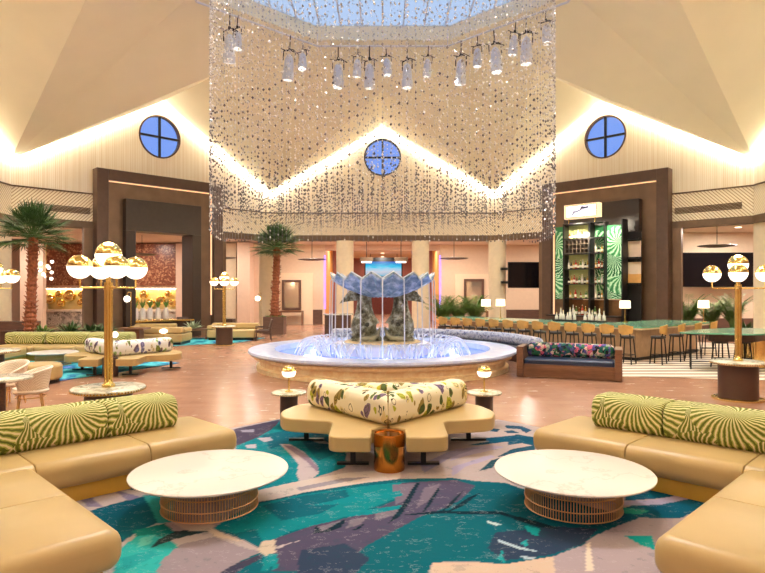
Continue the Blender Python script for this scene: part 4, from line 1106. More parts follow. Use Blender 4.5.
# lightbox sign
sx0, sx1 = q1(567.5, 211)[0], q1(602, 211)[0]; _, sz0 = q1(585, 218.5); _, sz1 = q1(585, 204.5)
sg = thing('lightbox_sign', 'lit white sign box with handwritten black script above the back bar shelves', 'sign', wl(a1, (sx0 + sx1) / 2, OR - DIN - .15, sz0), -a1)
W, H = sx1 - sx0, sz1 - sz0
m = MB(); m.bx(-W / 2, W / 2, -.14, .14, 0, H); m.build('box', glow('sign_side_lit', (255, 226, 186), .7), sg)
m = MB(); m.bx(-W / 2 + .09, W / 2 - .10, -.15, -.14, .06, H - .06); m.build('face', glow('sign_face_lit', (240, 238, 255), .75), sg)
m = MB()
for z in (.045, H - .045): m.bx(-W / 2 + .07, W / 2 - .08, -.155, -.145, z - .012, z + .012)
for s in (-W / 2 + .08, W / 2 - .09): m.bx(s - .012, s + .012, -.155, -.145, .04, H - .04)
m.build('trim_frame', brass, sg)
m = MB()
def sc_(pts, r=.016): m.tube([(-W / 2 + .09 + px_ * (W - .19), -.156, .06 + pz * (H - .12)) for px_, pz in pts], r, 5)
sc_([(.22, .16), (.24, .30), (.26, .42), (.27, .52), (.29, .57), (.27, .45), (.30, .40), (.32, .50), (.33, .44), (.36, .48), (.38, .56), (.39, .48), (.42, .52), (.45, .62), (.46, .55), (.49, .60)])
sc_([(.49, .60), (.53, .88), (.54, .66), (.58, .92), (.59, .70)], .026); sc_([(.59, .70), (.62, .80), (.61, .70), (.64, .82), (.66, .72), (.68, .84), (.69, .72), (.72, .84), (.74, .74)], .026)
sc_([(.30, .86), (.32, .90)]); m.build('script', flat('sign_ink', (24, 24, 50), .6), sg)
for s in (-W / 2 + .16, W / 2 - .2):
    m = MB(); m.bx(s - .015, s + .015, -.05, .0, zs[0] + .016 - sz0, 0); m.build('support', brass, sg)
# glassware trays on the bar
def tray(label, x, d, nb, glassname):
    p = P(x, 318, d)
    r = thing('serving_tray', label, 'tray', (p.x, d, .986), -PI / 4)
    m = MB(); m.bx(-.36, .36, -.16, .16, 0, .05); m.build('tray_body', black, r)
    return p
for (x, d, nm) in ((565, 19.6, 'left'), (594, 19.0, 'right')):
    p = tray('black serving tray on the bar holding pale bottles, %s' % ('nearer the potted palms' if nm == 'left' else 'nearer the white shaded lamp'), x, d, 6, nm)
    for i in range(6):
        off = Vector((math.cos(-PI / 4), math.sin(-PI / 4), 0)) * (-.3 + .12 * i) + Vector((.04 * (i % 2), .04 * (i % 2), 0))
        r = thing('decanter', 'pale glass decanter, %s from the left on the %s bar tray' % (ORD[i], 'farther' if nm == 'left' else 'nearer'), 'decanter', (p.x + off.x, d + off.y, 1.037), 0, 'decanters on the bar trays')
        h = .2 + .07 * ((i * 5) % 3)
        m = MB(); m.lathe([(.05, 0), (.055, .02), (.05, h * .5), (.018, h * .75), (.022, h)], seg=14); m.build('glass', flat('pale_glass', (232, 228, 214), .1, var=.03), r, True)
        m = MB(); m.ball((0, 0, h + .02), .022, 8, 6); m.build('stopper', capm, r, True)
# shelves seen through the portal to the right of the display
s0, z0 = wpx(a1, 625, 300, .75); s1, z1 = wpx(a1, 640, 231, .75)
ds = thing('niche_shelf', 'black open shelf with blush and amber niches right of the jungle panels', 'shelving', wl(a1, (s0 + s1) / 2, OR - .68, 0), -a1)
w = (s1 - s0) / 2
for y0, y1, mt in ((241, 257, pink), (259, 262, black), (262, 274, peach), (274, 283, orange)):
    za, zb_ = wpx(a1, 633, y1, .7)[1], wpx(a1, 633, y0, .7)[1]
    m = MB(); m.bx(-w, w, .0, .04, za, zb_); m.build('niche_back', mt, ds)
m = MB(); m.bx(-w, w, .04, .08, 0.0, 4.3); m.build('backboard', black, ds)
for y in (239, 258, 284):
    z = wpx(a1, 633, y, .7)[1]; m = MB(); m.bx(-w, w, -.25, 0.04, z - .03, z + .03); m.build('shelf', black, ds)

# ------------------------------------------------------------------ screens
def television(label, x0, x1, y0, y1, d, arms=None):
    p0, p1 = P(x0, y1, d), P(x1, y0, d)
    r = thing('television', label, 'television', ((p0.x + p1.x) / 2, d, p0.z))
    w, h = (p1.x - p0.x) / 2, p1.z - p0.z
    m = MB(); m.bx(-w, w, 0, .07, 0, h); m.build('casing', black, r)
    m = MB(); m.bx(-w + .03, w - .03, -.006, .0, .04, h - .03); m.build('screen', screenoff, r)
    m = MB()
    if arms: 
        for f in (.22, .74): m.bx(-w - .30, -w + .3, .07, .33, h * f - .06, h * f + .06)
    else: m.bx(-.2, .2, .07, .49, h * .3, h * .7)
    m.build('wall_bracket', black, r)
television('black television on side brackets between pale column and right portal', 508, 547, 262, 288, 28.3, True)
television('very large dark television on the blush wall behind the right lamp', 682, 756, 252.5, 287, 27.1)
p0, p1 = P(364.5, 277, 44), P(402.5, 257.5, 44)
ps = thing('picture_screen', 'bright blue sea picture screen hanging in the central passage', 'screen', ((p0.x + p1.x) / 2, 44, p0.z))
w, h = (p1.x - p0.x) / 2, p1.z - p0.z
m = MB(); m.bx(-w, w, 0, .1, 0, h); m.build('casing', black, ps)
m = MB(); m.bx(-w + .08, w - .08, -.012, .0, .05, h - .3); m.build('screen', m_screen(), ps)
m = MB(); m.bx(-w * .7, -w * .7 + .04, .03, .07, h, 4.65 - p0.z); m.bx(w * .7, w * .7 + .04, .03, .07, h, 4.65 - p0.z); m.build('hanger', black, ps)
for x, lab in ((366.5, 'dark box downlight hung left of the sea picture screen'), (401, 'dark box downlight hung right of the sea picture screen')):
    p = P(x, 261, 33); r = thing('box_downlight', lab, 'downlight', p)
    m = MB(); m.bx(-.36, .36, -.2, .2, -.02, .2); m.build('housing', umber, r)
    m = MB(); m.bx(-.28, .28, -.14, .14, -.1, -.02); m.build('diffuser', glow('box_diffuser_lit', (255, 246, 230), 2), r)
    m = MB(); m.cyl((0, 0, .2), .02, 4.65 - p.z - .2, 8); m.build('rod', black, r)
# framed mirrors with consoles
for x0, x1, y0, y1, side, cx0, cx1 in ((282, 301, 280, 310, 'left', 281, 304), (464, 484, 279, 311, 'right', 462, 487)):
    d = BD - .2; p0, p1 = P(x0, y1, d), P(x1, y0, d); w, h = (p1.x - p0.x) / 2, p1.z - p0.z
    r = thing('framed_mirror', 'tall mirror in a thick brown frame on the back wall, %s of the fountain' % side, 'mirror', ((p0.x + p1.x) / 2, d, p0.z))
    m = MB(); b = .14; m.bx(-w, w, -.05, .06, 0, b); m.bx(-w, w, -.05, .06, h - b, h); m.bx(-w, -w + b, -.05, .06, b, h - b); m.bx(w - b, w, -.05, .06, b, h - b); m.build('frame', wains, r)
    m = MB(); m.bx(-w + b, w - b, 0, .03, b, h - b); m.build('glass', flat('mirror_glass', (220, 200, 176), .08, .7, var=.02), r)
    q0, q1_ = P(cx0, 0, d), P(cx1, 0, d)
    c = thing('console_table', 'brown console table under the framed mirror %s of the fountain' % side, 'console table', ((q0.x + q1_.x) / 2, d - .35, 0))
    cw = (q1_.x - q0.x) / 2
    m = MB(); m.bx(-cw, cw, -.22, .22, .72, .80); m.build('table_top', midwood, c)
    for sx in (-1, 1):
        m = MB(); m.bx(sx * cw - sx * .08, sx * cw, -.2, .2, 0, .72); m.build('leg', midwood, c)
# lens shaped pendants
for x, y, d, lab in ((454, 258.5, 30, 'dark lens shaped pendant between the two right columns'), (717, 246, 24, 'dark lens shaped pendant above the large television'), (312, 259.5, 30, 'dark lens shaped pendant right of the taller palm crown'),
                     (2, 240, 24, 'dark lens shaped pendant at the far left edge'), (142, 254.5, 29, 'dark lens shaped pendant seen through the left portal'), (222, 258, 30, 'dark lens shaped pendant just right of the left portal')):
    p = P(x, y, d); r = thing('lens_pendant', lab, 'pendant light', p)
    m = MB(); m.lathe([(.0001, -.07), (.35, -.05), (.66, -.015), (.72, .01), (.66, .03), (.3, .05), (.0001, .06)], seg=40); m.build('disc', flat('pendant_umber', (70, 54, 44), .4), r, True)
    m = MB(); m.cyl((0, 0, .05), .012, 4.65 - p.z - .05, 8); m.build('rod', black, r)

# ------------------------------------------------------------------ gold wall seen on the left
GD = 33.5
g0, g1 = P(43, 0, GD).x, P(177, 0, GD).x
def gz(y): return P(0, y, GD).z
gw = thing('feature_wall', 'feature wall with red mosaic above a gold lit niche on the far left', 'wall', (0, 0, 0), 0, None, 'structure')
m = MB(); m.bx(g0, g1, GD, GD + .3, gz(285.5), ZB - .05); m.build('mosaic_panel', m_mosaic(), gw)
m = MB(); m.bx(g0, g1, GD + .5, GD + .6, .0, gz(285)); m.build('niche_back', flat('gold_leaf_panel', (232, 214, 150), .5, 0, var=.15, scale=1.5), gw)
m = MB(); m.bx(g0, g1, GD + .1, GD + .5, gz(288.5), gz(285.5)); m.build('niche_soffit', pink, gw)
m = MB(); m.bx(g0, g1, GD + .3, GD + .36, gz(289.2), gz(288.5)); m.build('niche_light', glow('niche_led', (255, 236, 190), 16), gw)
m = MB(); m.bx(g0, g1, GD - .1, GD + .5, gz(311.5), gz(309.5)); m.build('niche_ledge', flat('light_stone_ledge', (240, 226, 204), .5), gw)
m = MB(); m.bx(g0, g1, GD, GD + .2, .0, gz(311.5)); m.build('lower_panel', m_floral('grey_tile', (190, 180, 166), [(178, 168, 156), (206, 196, 180), (160, 150, 140)], 5, .7), gw)
m = MB(); m.bx(g0 - .5, g0, GD - .2, BD, 0, ZB - .05); m.build('end_pier', pink, gw)
m = MB(); m.bx(g1, g1 + .75, GD - .2, BD, 0, ZB - .05); m.build('end_pier', pink, gw)
balls = [(50.5, 299, 5.3), (58.5, 293.8, 3.8), (61, 303, 4), (70.5, 295.5, 6), (82, 294.5, 4), (81, 303, 4), (90, 299, 4.4), (134, 301, 5.6), (144, 294.2, 4.6), (151, 303, 4.6), (161, 300, 4.8), (168, 293.6, 3.8), (172, 303, 4)]
for i, (x, y, rr) in enumerate(balls):
    p = P(x, y, GD + .25); rad = rr / FX * GD
    b = MB(); b.ball((0, 0, 0), rad, 20, 10); o = b.build('gold_ball', gold, None, True, loc=(p.x, GD + .5 - rad - .005, p.z))
    tag(o, 'polished gold ball on the gold lit niche wall, %s from the left' % ORD[i], 'wall ornament', 'gold balls on the niche wall')
ch = thing('cluster_chandelier', 'chandelier of small bright bulbs in front of the red mosaic', 'chandelier', P(46, 270, 31))
m = MB(); m.cyl((0, 0, -.3), .012, 4.65 - P(46, 270, 31).z + .3, 8); m.build('rod', brass, ch)
for i in range(10):
    q = i * 2.4; z = -.45 + .11 * i; x, y = .28 * math.cos(q), .28 * math.sin(q)
    m = MB(); m.tube([(0, 0, z * .7), (x, y, z)], .008, 5); ar = m.build('arm', brass, ch)
    m = MB(); m.ball((x, y, z), .085, 12, 8); m.build('bulb', opal, ar, True)
# vases along the portal ledge
a7 = -PI / 4
for i, x in enumerate((135.5, 142.5, 150, 158, 166)):
    s, z = wpx(a7, x, 318, -.1)
    r = thing('tall_vase', 'tall pale vase with a green sprig on the left portal ledge, %s from the left' % ORD[i], 'vase', wl(a7, s, OR + .1, .761), 0, 'vases on the portal ledge')
    m = MB(); m.lathe([(.06, 0), (.11, .05), (.12, .3), (.08, .46), (.09, .5), (.075, .5), (.07, .4)], seg=20); m.build('body', flat('pale_vase', (214, 206, 204), .35, var=.06), r, True)
    m = MB()
    for k in range(12):
        q = k * 2.4; m.tube([(0, 0, .45), (.05 * math.cos(q), .05 * math.sin(q), .62), (.14 * math.cos(q), .14 * math.sin(q), .66 + .1 * (k % 3))], [.006, .03, .004], 5, flatx=.3)
    m.build('sprig', leafm, r)
# ------------------------------------------------------------------ plants
def blade(m, a, b, w, droop=.0, n=4):
    a, b = Vector(a), Vector(b); d = (b - a); side = d.cross(Vector((0, 0, 1)))
    side = side.normalized() if side.length > 1e-6 else Vector((1, 0, 0)); vs = []
    for i in range(n + 1):
        t = i / n; p = a + d * t + Vector((0, 0, -droop * t * t)); ww = w * (math.sin(PI * (.12 + .88 * t)) if t < 1 else .02)
        vs += [p - side * ww, p + Vector((0, 0, ww * .5)), p + side * ww]
    m.add(vs, [(i * 3 + k, i * 3 + k + 1, (i + 1) * 3 + k + 1, (i + 1) * 3 + k) for i in range(n) for k in (0, 1)])
def fan_palm(label, base, h, tr, cr, rnd, planter=None):
    R = random.Random(rnd)
    r = thing('fan_palm', label, 'palm tree', base)
    m = MB(); prof = []; n = int(h / .07)
    for i in range(n + 1):
        z = h * i / n; k = tr * (1.25 - .35 * min(1, z / h * 2.5)); prof.append((k * (1.12 if i % 2 else .92), z))
    lean = MB(); m.lathe(prof, seg=14)
    m.v = [(x + .10 * math.sin(z / h * 2.2) * z / h, y, z) for x, y, z in m.v]; m.build('trunk', trunkm, r)
    m = MB()
    for i in range(140):
        z = R.uniform(.02, h * .98); q = R.uniform(0, 6.28); k = tr * (1.2 - .3 * min(1, z / h * 2.5))
        ox = .10 * math.sin(z / h * 2.2) * z / h
        m.tube([(ox + k * .9 * math.cos(q), k * .9 * math.sin(q), z), (ox + k * 1.5 * math.cos(q), k * 1.5 * math.sin(q), z + .06)], [.028, .008], 4)
    m.build('leaf_stubs', trunkm, r)['kind'] = 'stuff'
    m = MB(); top = Vector((.08, 0, h - .02))
    for i in range(84):
        q = i * 2.399; el = math.radians(84 - 104 * (i / 84) + R.uniform(-6, 6)); L = cr * R.uniform(.42, .60)
        d = Vector((math.cos(q) * math.cos(el), math.sin(q) * math.cos(el), math.sin(el)))
        tip = top + d * L; m.tube([top, top + d * L * .6, tip], [.014, .010, .008], 4)
        side = d.cross(Vector((0, 0, 1))); side = side.normalized() if side.length > .05 else Vector((1, 0, 0)); up = side.cross(d)
        for k in range(15):
            an = (k - 7) / 7 * 1.5; bd = d * math.cos(an) + side * math.sin(an) + up * .06
            ln = cr * R.uniform(.42, .55) * (1 - .25 * abs(an) / 1.5)
            blade(m, tip, tip + bd * ln, .020, .05 + .10 * R.random(), 3)
    m.build('crown', leafd, r)
    return r
def planter_box(name, label, loc, sx, sy, h, mat, rz=0):
    r = thing(name, label, 'planter', loc, rz)
    m = MB(); t = .05
    m.bx(-sx, sx, -sy, -sy + t, 0, h); m.bx(-sx, sx, sy - t, sy, 0, h); m.bx(-sx, -sx + t, -sy + t, sy - t, 0, h); m.bx(sx - t, sx, -sy + t, sy - t, 0, h); m.bx(-sx + t, sx - t, -sy + t, sy - t, 0, .05); m.build('box', mat, r)
    m = MB(); m.bx(-sx + t, sx - t, -sy + t, sy - t, h - .12, h - .06); m.build('soil', soil, r)
    return r
def tuft(name, label, loc, n, L, w, mat, spread=1.0, rnd=1, group=None, cat='plant'):
    R = random.Random(rnd); m = MB()
    for i in range(n):
        q = i * 2.399; el = R.uniform(.25, 1.35); k = L * R.uniform(.6, 1)
        d = Vector((math.cos(q) * math.cos(el) * spread, math.sin(q) * math.cos(el) * spread, math.sin(el)))
        a = Vector((.08 * math.cos(q) * spread, .08 * math.sin(q) * spread, 0)); blade(m, a, a + d * k, w, .12 * k, 4)
    return tag(m.build(name, mat, None, loc=loc), label, cat, group)
def areca(label, loc, h, n, rnd, group=None, spread=.5):
    R = random.Random(rnd); r = thing('potted_palm', label, 'plant', loc, 0, group)
    p = MB(); p.lathe([(.17, 0), (.22, .02), (.25, .38), (.23, .38), (.22, .34), (.0001, .34)], seg=24); p.build('pot', brown, r, True)
    st = MB(); lf = MB()
    for i in range(n):
        q = i * 2.399; k = R.uniform(.55, 1.0); sp = spread * R.uniform(.3, 1.1)
        base = Vector((.08 * math.cos(q), .08 * math.sin(q), .33)); path = []
        for t in range(7):
            f = t / 6; path.append(base + Vector((math.cos(q) * sp * f * f, math.sin(q) * sp * f * f, (h - .33) * k * (f - .22 * f * f * f))))
        st.tube(path, [.012 - .0014 * t for t in range(7)], 4)
        for t in range(2, 7):
            for sub in (0, .33, .66):
                j = min(t + 0, 5); pp = path[j].lerp(path[j + 1], sub) if j < 6 else path[6]
                tg = (path[j + 1] - path[j]).normalized(); sd = tg.cross(Vector((0, 0, 1))); sd = sd.normalized() if sd.length > .02 else Vector((1, 0, 0))
                for s in (-1, 1): blade(lf, pp, pp + (sd * s * .8 + tg * .6).normalized() * h * .16 * (1.15 - .09 * t), .016, .05, 3)
    st.build('stems', leafm, r); lf.build('fronds', leafm, r)
    return r
fan_palm('fan palm with shaggy brown trunk at the left edge, in front of the blush pilaster', (-11.15, 19.0, .55), 3.12, .15, 1.3, 1)
planter_box('planter', 'long dark planter at the foot of the left palm, behind the far corner sofa', (-10.1, 19.0, 0), 1.75, .4, .72, darkwood)
fan_palm('fan palm with brown trunk in a square planter left of the fountain', (-4.95, 27.6, .66), 3.3, .17, 1.3, 2)
planter_box('square_planter', 'square dark planter holding the palm left of the fountain', (-4.95, 27.6, 0), .46, .46, .78, wains)
for i, (x, L) in enumerate(((-10.75, .35), (-9.9, .55), (-9.2, .5), (-8.8, .5))):
    tuft('leafy_plant', ['low bright plant at the foot of the left palm trunk', 'dark leafy plant in the long planter, nearest the left palm', 'dark leafy plant in the middle of the long planter', 'dark leafy plant at the right end of the long planter'][i], (x, 18.98, .64), 46, L, .035, leafm if i == 0 else leafd, 1, i + 5, 'plants in the long dark planter')
for i in range(3):
    tuft('leafy_plant', 'bright green plant at the foot of the palm left of the fountain, %s' % ['left', 'front', 'right'][i], (-5.2 + .27 * i, 27.45 - .15 * (i == 1), .70), 30, .22, .03, leafm, 1, i + 15, 'greenery under the taller palm')
for i, (x, y, h) in enumerate(((443, 27, 2.1), (458, 27.3, 1.95), (474, 27.6, 2.05))):
    p = F(0, 300); X = (x - CX) / FX * y
    areca('potted palm before the pale column, %s of three' % ['leftmost', 'middle', 'rightmost'][i], (X, y, 0), h + .15, 40, 20 + i, 'potted palms behind the bar', .75)
for i, (x, y, h) in enumerate(((688, 24.6, 2.3), (712, 25, 2.0), (733, 24.6, 2.3))):
    areca('potted palm under the large television, %s of three' % ['leftmost', 'middle', 'rightmost'][i], ((x - CX) / FX * y, y, 0), h, 36, 30 + i, 'potted palms under the television', .7)
tuft('leafy_plant', 'dark spiky plant right of the potted palms under the television', ((747 - CX) / FX * 24, 24, .35), 30, .6, .04, leafd, 1, 40)
planter_box('planter', 'low dark planter at the right below the spiky plant', ((747 - CX) / FX * 24, 24, 0), .5, .3, .45, darkwood)
tuft('leafy_plant', 'pale grey leafed plant on the low table beyond the left portal', ((193 - CX) / FX * 24.5, 24.5, .42), 40, .5, .035, leafp, 1, 41)
for i, x in enumerate((208, 219)):
    tuft('leafy_plant', 'dark green shrub in the planter behind the far tan sofa, %s' % ['left', 'right'][i], ((x - CX) / FX * 27, 27, .62), 50, .75, .04, leafd, .7, 43 + i, 'shrubs behind the far tan sofa')
planter_box('planter', 'dark planter behind the far tan sofa', ((214 - CX) / FX * 27, 27, 0), .9, .3, .7, darkwood)

# ------------------------------------------------------------------ lounge at left
s2 = thing('corner_sofa', 'far tan corner sofa with palm print bolsters in front of the left palm planter', 'sofa', (0, 0, 0))
for x0, x1 in ((-11.0, -9.8), (-9.8, -8.6), (-8.6, -7.3)):
    m = MB(); m.bx(x0 + .005, x1 - .005, 16.75, 17.9, .16, .43); m.build('seat', leather, s2, bevel=.08)
    m = MB(); L = x1 - x0 - .02; m.bx(-L / 2, L / 2, -.26, .26, -.17, .17); b = m.build('bolster', palm, s2, bevel=.1, seg=4); b.location = ((x0 + x1) / 2, 17.64, .595)
m = MB(); m.bx(-11.0, -9.9, 13.6, 16.74, .16, .43); m.build('seat', leather, s2, bevel=.08)
m = MB(); m.bx(-10.9, -7.4, 16.85, 17.8, .0142, .16); m.build('plinth', plinthm, s2)
m = MB(); m.bx(-10.9, -10.0, 13.7, 16.84, .0142, .159); m.build('plinth', plinthm, s2)
coffee_table('round white marble coffee table between the far corner sofa and the far winged sofa', (-8.78, 16.0, .0015), .62, None)
r = thing('round_pouf', 'low round tan leather pouf beside the stone table at the left edge', 'pouf', (-7.42, 12.95, .0145))
m = MB(); m.cyl((0, 0, .06), .46, .34, 36); m.build('cushion', leather, r, bevel=.07); m = MB(); m.cyl((0, 0, 0), .4, .06, 30); m.build('base', black, r)
def cane_chair(label, loc, rz):
    r = thing('cane_chair', label, 'chair', loc, rz, 'white cane chairs at the left')
    m = MB(); vs = []; n = 22; rings_ = 6
    for i in range(n + 1):
        t = PI * (-.22 + 1.44 * i / n); e = math.sin(PI * i / n)
        for k in range(rings_ + 1):
            f = k / rings_; z = .36 + (.18 + .20 * max(0, e) ** .7) * f; R = .25 + .06 * f
            vs.append((R * math.cos(t), R * math.sin(t), z))
    k1 = rings_ + 1
    m.add(vs, [(i * k1 + k, (i + 1) * k1 + k, (i + 1) * k1 + k + 1, i * k1 + k + 1) for i in range(n) for k in range(rings_)])
    o = m.build('backrest', cane, r, True); so = o.modifiers.new('thick', 'SOLIDIFY'); so.thickness = .025
    rim = [vs[i * k1 + rings_] for i in range(n + 1)]; m = MB(); m.tube(rim, .018, 8); m.build('rim', flat('cane_rim', (240, 230, 212), .6), r, True)
    m = MB(); m.lathe([(.0001, .34), (.25, .34), (.27, .37), (.25, .42), (.0001, .43)], seg=28); m.build('seat', flat('cream_seat_pad', (232, 218, 196), .8), r, True)
    for q in (.8, 2.34, 3.94, 5.48):
        m = MB(); m.tube([(.2 * math.cos(q), .2 * math.sin(q), .35), (.26 * math.cos(q), .26 * math.sin(q), .0)], [.018, .013], 6); m.build('leg', tanwood, r, True)
    m = MB(); m.tube([(.22 * math.cos(2 * PI * i / 20), .22 * math.sin(2 * PI * i / 20), .27) for i in range(20)], .01, 5, closed=True); m.build('stretcher', tanwood, r, True)
cane_chair('white cane tub chair in full view at the left edge, nearest the stone lamp table', (-5.72, 9.75, 0), -1.1)
cane_chair('white cane tub chair behind the round cafe table at the left edge', (-6.55, 10.5, 0), -.3)
cane_chair('white cane tub chair mostly cut off by the left edge', (-7.65, 11.2, 0), .2)
ct = thing('cafe_table', 'small round pale cafe table with the white cane chairs', 'table', (-5.55, 8.75, 0))
m = MB(); m.lathe([(.36, .69), (.40, .70), (.40, .725), (.39, .73)], seg=40); m.build('table_top', stone, ct, True); m = MB(); m.cyl((0, 0, .03), .05, .66, 16); m.build('column', darkwood, ct, True)
m = MB(); m.cyl((0, 0, 0), .25, .03, 28); m.build('foot', darkwood, ct, True)
def tan_sofa(label, x, y, w, d, rz, h=.62):
    r = thing('lounge_sofa', label, 'sofa', (x, y, 0), rz, 'tan sofas beyond the left portal')
    m = MB(); m.bx(-w / 2, w / 2, -d / 2, d / 2, .10, .42); m.build('seat', leather, r, bevel=.06)
    m = MB(); m.bx(-w / 2, w / 2, d / 2 - .3, d / 2, .42, h); m.build('backrest', leather, r, bevel=.06)
    m = MB(); m.bx(-w / 2, -w / 2 + .25, -d / 2, d / 2 - .3, .42, h - .06); m.build('armrest', leather, r, bevel=.06)
    m = MB(); m.bx(-w / 2 + .06, w / 2 - .06, -d / 2 + .06, d / 2 - .06, .0142, .10); m.build('base', black, r)
tan_sofa('tan sofa seen from its back, left of the turquoise rug', -7.95, 22.2, 1.45, 1.2, PI, .66)
tan_sofa('lower tan sofa behind the brown wooden table at left', -9.0, 23.6, 1.6, 1.0, .1, .66)
tan_sofa('wide tan sofa behind the distant globe lamp', -6.0, 24.2, 1.9, 1.0, 0, .66)
def lounge_chair(label, x, y, rz):
    r = thing('lounge_chair', label, 'chair', (x, y, 0), rz, 'dark wood lounge chairs')
    m = MB(); m.bx(-.28, .28, -.28, .28, .32, .42); m.build('seat', brown, r, bevel=.03)
    m = MB(); m.box((0, .30, .62), (.56, .07, .45), rot=Matrix.Rotation(-.25, 3, 'X')); m.build('backrest', brown, r, bevel=.02)
    for sx in (-1, 1):
        m = MB(); m.tube([(sx * .3, -.28, 0.0), (sx * .3, -.26, .55), (sx * .3, .30, .52)], .02, 6); m.build('arm_frame', darkwood, r)
        m = MB(); m.tube([(sx * .29, .32, 0.0), (sx * .29, .28, .5)], .02, 6); m.build('leg', darkwood, r)
lounge_chair('dark wood lounge chair right of the wide tan sofa', (263 - CX) / FX * 23.8, 23.8, -1.3)
lounge_chair('dark wood lounge chair beside the pale leafed plant', (184 - CX) / FX * 25.6, 25.6, .4)
lt = thing('low_table', 'low dark wood table under the pale leafed plant', 'table', ((193 - CX) / FX * 24.5, 24.5, 0))
m = MB(); m.bx(-.7, .7, -.35, .35, .36, .42); m.build('table_top', midwood, lt)
for sx in (-1, 1):
    for sy in (-1, 1):
        m = MB(); m.bx(sx * .62 - .03, sx * .62 + .03, sy * .28 - .03, sy * .28 + .03, .0142, .36); m.build('leg', midwood, lt)
wt = thing('wood_table', 'brown wooden table at the foot of the thin brass floor lamp', 'table', ((133 - CX) / FX * 21, 21, 0))
m = MB(); m.bx(-.5, .5, -.35, .35, .62, .68); m.build('table_top', midwood, wt); m = MB(); m.bx(-.3, .3, -.2, .2, 0, .62); m.build('base', midwood, wt)
def thin_lamp(label, x, ybulb, ybase, d, zb):
    X = (x - CX) / FX * d; z = P(0, ybulb, d).z
    r = thing('stem_lamp', label, 'lamp', (X, d, zb), 0)
    m = MB(); m.lathe([(.1, 0), (.1, .02), (.012, .03), (.012, z - zb)], seg=16); m.tube([(0, 0, z - zb + .24), (-.1, 0, z - zb + .24), (-.14, 0, z - zb + .1)], .008, 6); m.tube([(0, 0, z - zb - .02), (0, 0, z - zb + .25)], .01, 6); m.build('stem', brass, r)
    m = MB(); m.ball((-.14, 0, z - zb), .11, 16, 8); m.build('globe', opal, r, True)
thin_lamp('thin brass lamp with one small lit globe in front of the left portal', 131, 299, 330, 21, .681)
thin_lamp('thin brass lamp with one lit globe behind the far tan sofa', 261, 298.5, 326, 25.4, 0.0)
ml = thing('mushroom_lamp', 'low lit globe lamp on the ledge of the tan sofa seen from its back', 'lamp', ((163 - CX) / FX * 21.5, 21.55, .021 - .02))
m = MB(); m.cyl((0, 0, 0), .016, .56, 10); m.cyl((0, 0, 0), .12, .02, 20); m.build('stem', brass, ml); m = MB(); m.ball((0, 0, .52), .14, 20, 10, sc=(1, 1, .6)); m.build('globe', opal, ml, True)
ml2 = thing('mushroom_lamp', 'small lit globe lamp behind the pale flowered bolster of the far winged sofa', 'lamp', ((115 - CX) / FX * 17, 17.0, .0142))
m = MB(); m.cyl((0, 0, 0), .016, .7, 10); m.cyl((0, 0, 0), .12, .02, 20); m.build('stem', brass, ml2); m = MB(); m.ball((0, 0, .72), .085, 20, 10); m.build('globe', opal, ml2, True)
hs = thing('host_stand', 'dark low host stand with a pale stone top behind the fountain', 'stand', (-2.0, 27.0, 0))
m = MB(); m.bx(-.58, .58, -.3, .3, 0, .88); m.build('body', darkwood, hs); m = MB(); m.bx(-.65, .65, -.36, .36, .88, .93); m.build('top', stone, hs)

# ------------------------------------------------------------------ light
E = 1.0
for k in range(8):  # front-side beams have no fixture, added for frontal light
    for s in (-.55, .55):
        a = k * PI / 4; p = wl(a, s * HS * 1.6, 5.3, 9.5)
        t = wl(a, s * HS * 2.2, 8.5 if k not in (4, 3, 5) else 10.5, 0)
        lamp('SPOT', 'stage_light_beam', p, 880 * E, (1, .97, .92), .25, math.radians(100), t, .8)
for k in range(8):
    a = k * PI / 4 + .2; p = wl(a, 0, 4.9, 9.5)
    lamp('SPOT', 'stage_light_beam', p, 220 * E, (.96, .97, 1), .25, math.radians(80), OC + Vector((0, 0, 0)), .8)
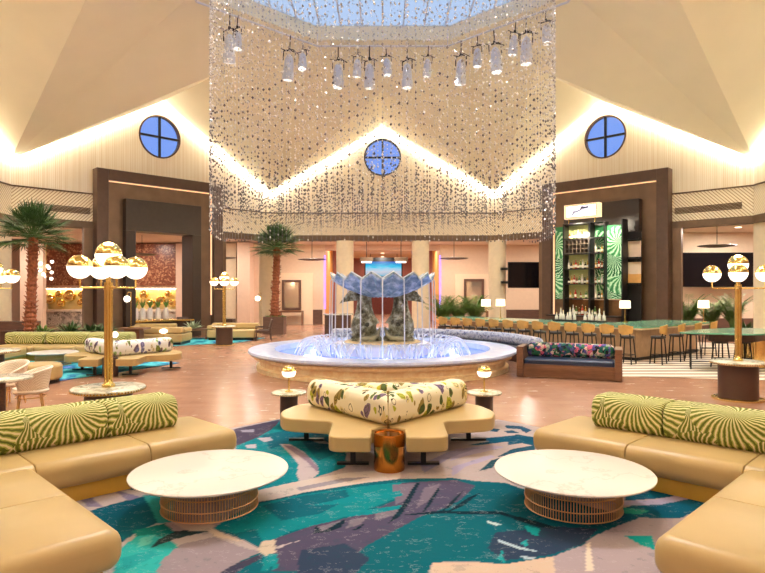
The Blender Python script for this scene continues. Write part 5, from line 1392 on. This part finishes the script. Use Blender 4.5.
# unseen downlights added to light the gallery
DL = glow('added_downlight_lens', (255, 226, 190), 4)
grid = [(-18, 29, 150), (-15.5, 24, 130), (-17, 18, 150), (-15, 12, 140), (-13, 31, 150), (-8.5, 30.6, 90), (-6.5, 29.8, 90), (-3.7, 32, 150), (0, 32, 160), (3.7, 32, 150), (7.5, 31, 120), (11, 33, 120), (15, 25.3, 220), (19, 24.5, 200), (17, 18, 160), (10.8, 26.2, 120),
        (0, 38, 160), (0, 43, 160), (-2.7, 37.5, 45), (2.7, 37.5, 45), (0, 47.5, 160), (-15, 3, 200), (15, 3, 200), (0, -3, 150), (-7, -3, 150), (7, -3, 150)]
for i, (x, y, e) in enumerate(grid):
    m = MB(); m.cyl((0, 0, -.02), .12, .02, 20); o = m.build('added_downlight', DL, None, loc=(x, y, 4.648))
    tag(o, 'added downlight lighting the gallery', 'downlight', 'added gallery downlights')
    lamp('AREA', 'added_downlight_beam', (x, y, 4.60), e * E, (1, .92, .83), .35)
# unseen lamp added to light the jungle mural, then lamps over the shelves
lamp('AREA', 'mural_fill_light', wl(a1, -.2, OR - 1.55, 4.30), 60, (1, .88, .68), .3, target=wl(a1, -.3, OR - 1.0, 2.2))
for s in ((sA + sB) / 2, sD + .2):
    lamp('AREA', 'shelf_light', wl(a1, s, OR - DIN - .5, zs[0] + .1), 45, (1, .95, .75), .2, target=wl(a1, s, OR - DIN, 2.0))

# world: dusk sky
w = bpy.data.worlds.new('dusk_sky'); S.world = w; w.use_nodes = True; nt = w.node_tree
bg = nt.nodes['Background']; tc = nt.nodes.new('ShaderNodeTexCoord'); sp = nt.nodes.new('ShaderNodeSeparateXYZ'); rp = nt.nodes.new('ShaderNodeValToRGB')
nt.links.new(tc.outputs['Generated'], sp.inputs[0]); nt.links.new(sp.outputs[2], rp.inputs[0]); nt.links.new(rp.outputs[0], bg.inputs[0])
e = rp.color_ramp.elements; e[0].position = .25; e[0].color = (*lin((122, 160, 242)), 1); e[1].position = .40; e[1].color = (*lin((184, 206, 238)), 1)
bg.inputs[1].default_value = 1.0

# camera
cd = bpy.data.cameras.new('camera'); cam = bpy.data.objects.new('camera', cd); COL.objects.link(cam)
cam.location = (0, 0, CAMZ); cam.rotation_euler = (PI / 2, 0, 0); cd.sensor_width = 36; cd.lens = 36 * FX / 765; cd.shift_y = 3.5 / 765; cd.clip_start = .05; cd.clip_end = 200
S.camera = cam
S.view_settings.view_transform = 'Standard'; S.view_settings.look = 'None'; S.view_settings.gamma = 1; S.view_settings.exposure = .12
S.view_settings.use_curve_mapping = False
